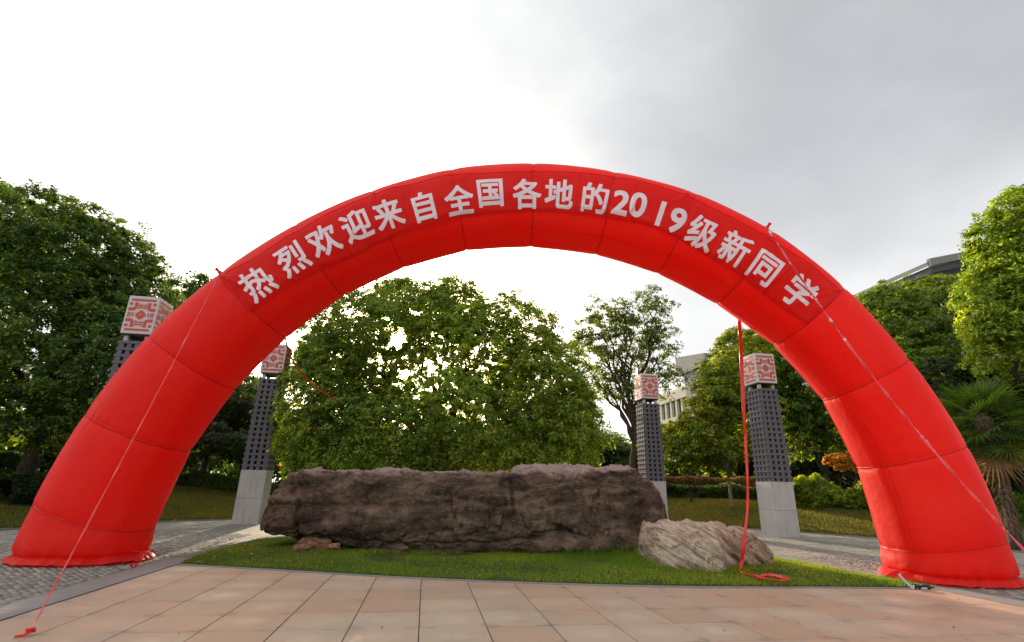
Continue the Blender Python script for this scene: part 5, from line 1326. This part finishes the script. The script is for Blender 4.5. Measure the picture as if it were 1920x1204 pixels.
# ------------------------------------------------------------------ shrubs and hedges
def hedge(name, label, pts, w, h, n, pal, seed, cat='hedge', ls=.07, z0=None, group=None, clipped=.08, accents=None):
    g = np.random.default_rng(seed); P = np.array(pts, float); seg = np.diff(P, axis=0); L = np.hypot(*seg.T); cum = np.r_[0, np.cumsum(L)]
    s = g.random(n) * cum[-1]; k = np.clip(np.searchsorted(cum, s) - 1, 0, len(L) - 1); t = (s - cum[k]) / L[k]
    c = P[k] + seg[k] * t[:, None]; nr = np.stack([-seg[k][:, 1], seg[k][:, 0]], -1) / L[k][:, None]
    # cross-section: rounded box surface
    a = g.uniform(-.12, np.pi + .12, n); ex = 2 / 3.2
    u = np.sign(np.cos(a)) * np.abs(np.cos(a)) ** ex; v = np.abs(np.sin(a)) ** ex
    rad = 1 - np.abs(g.standard_normal(n)) * .10; nz = fbm(np.c_[c * .9, v * 2], 3) * clipped
    off = u * (w / 2) * rad * (1 + nz); zz_ = v * h * rad * (1 + nz)
    endt = np.clip(np.minimum(s, cum[-1] - s) / (w * .6), 0, 1) ** .5; zz_ *= .4 + .6 * endt; off *= .3 + .7 * endt
    X = c[:, 0] + nr[:, 0] * off; Y = c[:, 1] + nr[:, 1] * off; Z = (terrain(X, Y) if z0 is None else z0) + zz_ + .03
    Q = np.stack([X, Y, Z], -1); Nn = np.stack([nr[:, 0] * u, nr[:, 1] * u, v + .3], -1) + g.standard_normal((n, 3)) * .7; Nn /= np.linalg.norm(Nn, axis=1, keepdims=True)
    aa = g.standard_normal((n, 3)); aa -= Nn * (aa * Nn).sum(1, keepdims=True); aa /= np.linalg.norm(aa, axis=1, keepdims=True); bb = np.cross(Nn, aa)
    sz = (ls * g.uniform(.6, 1.3, n))[:, None]
    V = np.stack([Q - aa * sz, Q + bb * sz * .55, Q + aa * sz, Q - bb * sz * .55], 1).reshape(-1, 3)
    pl_ = np.array(GREENS[pal]); t = np.clip(.5 + .5 * fbm(Q * .9 + seed, 3) + .2 * g.standard_normal(n), 0, 1)[:, None] * 2
    cc = np.where(t < 1, pl_[0] * (1 - t) + pl_[1] * t, pl_[1] * (2 - t) + pl_[2] * (t - 1))
    kd = g.random(n) < .32; cc[kd] *= .42
    if accents: kk = g.random(n) < accents[1] * np.clip(v * 1.6 - .5, 0, 1); cc[kk] = np.array(accents[0]) * g.uniform(.7, 1.2, (kk.sum(), 1))
    me = mesh_np(name, V, np.arange(4 * n).reshape(-1, 4), cc)
    root = tag(empty(name, (P[0][0], P[0][1], 0)), label, cat, group)
    part('foliage', me, M['leaf'], root)
    # stems inside
    lst = []
    gg = random.Random(seed)
    for i in range(int(cum[-1] / .7)):
        s_ = (i + .5) * .7; k_ = min(int(np.searchsorted(cum, s_)) - 1, len(L) - 1); q = P[k_] + seg[k_] * (s_ - cum[k_]) / L[k_]; zb = tz(*q) if z0 is None else z0
        b0 = Vector((q[0], q[1], zb))
        for j in range(3): lst.append(tube([b0, b0 + Vector((gg.uniform(-.3, .3) * w, gg.uniform(-.3, .3) * w, h * .85))], [.02, .008], 5))
    V, F = join_vf(lst); part('stems', mesh('stems', V, F), M['bark'], root)
    return root
wl_ = [(70 * math.sin(R(a)), 62 * math.cos(R(a))) for a in range(-75, 29, 4)]
hedge('far_woodland', 'soft dark mass of undergrowth and woodland closing the view behind all the trees', wl_, 9, 4.6, 42000, 'deep', 60, 'woodland', ls=.28, clipped=.5)['kind'] = 'stuff'
hedge('hedge', 'low leafy hedge on the rise right of the third pillar', [(7.6, 34.6), (12.4, 34.8), (17.5, 33.4)], 2.4, .75, 22000, 'olive', 61, ls=.10, clipped=.3)
hedge('hedge', 'clipped hedge with a browned flat top at the back, right of the third pillar', [(8.2, 38), (13, 38.4), (18.5, 37.4)], 1.8, 1.35, 16000, 'olive', 74, ls=.09, accents=((.22, .12, .055), .9))
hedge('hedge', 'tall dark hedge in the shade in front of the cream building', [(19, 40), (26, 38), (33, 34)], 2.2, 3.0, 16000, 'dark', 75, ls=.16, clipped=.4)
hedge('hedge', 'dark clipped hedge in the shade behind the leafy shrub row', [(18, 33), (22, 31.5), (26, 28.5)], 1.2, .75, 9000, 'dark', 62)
hedge('shrub_row', 'bright leafy low shrub row between the fourth pillar and the right arch leg', [(14.6, 28.6), (16.8, 27.0), (18.6, 24.2)], 2.4, .95, 20000, 'bright', 63, 'shrubs', .11, clipped=.75)
hedge('shrub_row', 'leafy green low shrub right of the right arch leg near the palm', [(18.6, 21.2), (19.4, 19.6)], 1.3, .8, 6000, 'mid', 64, 'shrubs', .08, clipped=.35)
hedge('hedge', 'dark clipped hedge at the far left edge', [(-24, 22.2), (-20.8, 23.2)], 1.2, 1.5, 9000, 'dark', 65)
hedge('shrub_row', 'dark low ground shrubs in front of the clipped hedge at the far left', [(-22, 18.6), (-18.2, 19.6), (-16.2, 21.8)], 1.6, .7, 12000, 'dark', 66, 'shrubs', .08, clipped=.35)
hedge('hedge', 'dull green low hedge seen through the arch left of the second pillar', [(-20, 29.8), (-15, 29.5), (-9.5, 30.5)], 1.4, .75, 15000, 'olive', 67, clipped=.3)
hedge('shrub_row', 'low bright undergrowth at the foot of the round tree behind the huge boulder', [(-8.0, 20.9), (-6.0, 20.6)], 1.4, .8, 8000, 'bright', 68, 'shrubs', .07, clipped=.4)
L = plobes([(1572, 866, 25, 17, 13), (1590, 876, 25, 18, 10)])
tree('shrub', 'small orange-leaved shrub beside the right leg of the arch', 'shrub', L, ((17.0, 25.2, .4), (17.0, 25.2, 1.1), .04, 3), 120, 60, .17, .06, 'orange', 71)
L = plobes([(1900, 870, 20, 22, 26)])
tree('shrub', 'small yellow-leaved shrub at the foot of the fan palm', 'shrub', L, ((19.6, 20, .5), (19.6, 20, 1.1), .05, 3), 60, 40, .22, .08, 'yellow', 72)

# ------------------------------------------------------------------ fan palm
pc = look(1838, 775, 18.0); pb = Vector((look(1886, 950, 17.6).x, 17.6, tz(look(1886, 950, 17.6).x, 17.6)))
palm = tag(empty('fan_palm', pb), 'fan palm with a shaggy brown trunk outside the right leg of the arch', 'palm tree')
P = [pb.lerp(pc, t) + Vector((math.sin(t * 3) * .12, 0, 0)) for t in np.linspace(-.03, 1, 14)]
V, F = tube(P, [.19] * 3 + [.17, .165, .165, .17, .18, .20, .23, .25, .24, .20, .12], 12); part('trunk', mesh('trunk', V, F), M['bark'], palm, True)
# fibre hanging round the trunk
g = random.Random(5); V = []; F = []
for i in range(900):
    t = g.uniform(.12, .97); q = pb.lerp(pc, t); a = g.uniform(0, 6.28); r = .20 + .06 * max(0, t - .5) * 2; b0 = q + Vector((math.cos(a) * r, math.sin(a) * r, 0)); d = Vector((math.cos(a) * g.uniform(.05, .22), math.sin(a) * g.uniform(.05, .22), -g.uniform(.05, .28)))
    s_ = Vector((-math.sin(a), math.cos(a), 0)) * .012; k = len(V); V += [b0 - s_, b0 + s_, b0 + d]; F.append((k, k+1, k+2))
m, b = new_mat('dry palm fibre'); finish(b, b.mix(b.noise(wpos(b), 12., 4), (.10, .06, .035), (.30, .20, .12)), .95, .1); M['fibre'] = m
part('fibre', mesh('fibre', V, F), M['fibre'], palm)
def frond_mesh(dead, seed):
    g = random.Random(seed); V = []; F = []; C = []
    Lp = g.uniform(.55, .8); dr = -.5 if dead else 0
    # petiole
    tv, tf = tube([(0, 0, 0), (Lp * .5, 0, .05), (Lp, 0, .0)], [.018, .013, .010], 5)
    for f in tf: F.append(tuple(f)); C.append((.10, .12, .03))
    V += [Vector(v) for v in tv]
    nb_ = 26
    for i in range(nb_):
        a = -1.95 + 3.9 * i / (nb_ - 1); Lb = (.78 + .16 * math.cos(a)) * g.uniform(.9, 1.05); w_ = .030
        d = Vector((math.cos(a), math.sin(a), .22 * math.cos(a * 2) + .05)); d.normalize(); sd = Vector((-math.sin(a), math.cos(a), 0))
        prev = None; k0 = len(V)
        for j in range(5):
            t = j / 4; droop = (.22 + (.5 if dead else 0)) * t ** 2.6 * g.uniform(.7, 1.3)
            p = Vector((Lp, 0, 0)) + d * Lb * t - Vector((0, 0, droop * Lb)); ww = w_ * (.35 + 1.1 * t if t < .5 else .9 * (1 - t) * 2 + .02)
            V += [p - sd * ww, p + sd * ww]
        for j in range(4):
            F.append((k0+2*j, k0+2*j+1, k0+2*j+3, k0+2*j+2)); 
            base = Vector((.30, .20, .10)) if dead else Vector((.040, .095, .022)).lerp(Vector((.10, .16, .03)), g.random() * .7)
            C.append(tuple(base * g.uniform(.75, 1.2)))
    me = bpy.data.meshes.new('frond'); me.from_pydata([tuple(v) for v in V], [], F); me.update()
    at_ = me.color_attributes.new('tint', 'FLOAT_COLOR', 'CORNER'); k = 0
    for p, c in zip(me.polygons, C):
        for li in p.loop_indices: at_.data[li].color = (*c, 1)
    me.materials.append(M['leaf']); return me
FM = [frond_mesh(False, i) for i in range(4)] + [frond_mesh(True, 9)]
g = random.Random(3)
for i in range(46):
    az = i * 2.399; el = R(72) - R(100) * (i / 35) ** 1.05
    if i > 34: el = R(-42 - 4 * (i - 35))
    o = bpy.data.objects.new('frond', FM[4] if i > 40 else FM[i % 4]); col.objects.link(o); o.parent = palm; o.matrix_parent_inverse = Matrix.Translation(-palm.location)
    o.rotation_mode = 'XYZ'; o.location = pc + Vector((0, 0, -.5 * i / 33)); o.rotation_euler = (g.uniform(-.4, .4), -el, az); s_ = g.uniform(.95, 1.3) * (.8 if i < 5 else 1); o.scale = (s_, s_, s_)
    if i > 40: o['label'] = 'withered brown frond'
bpy.context.view_layer.update()
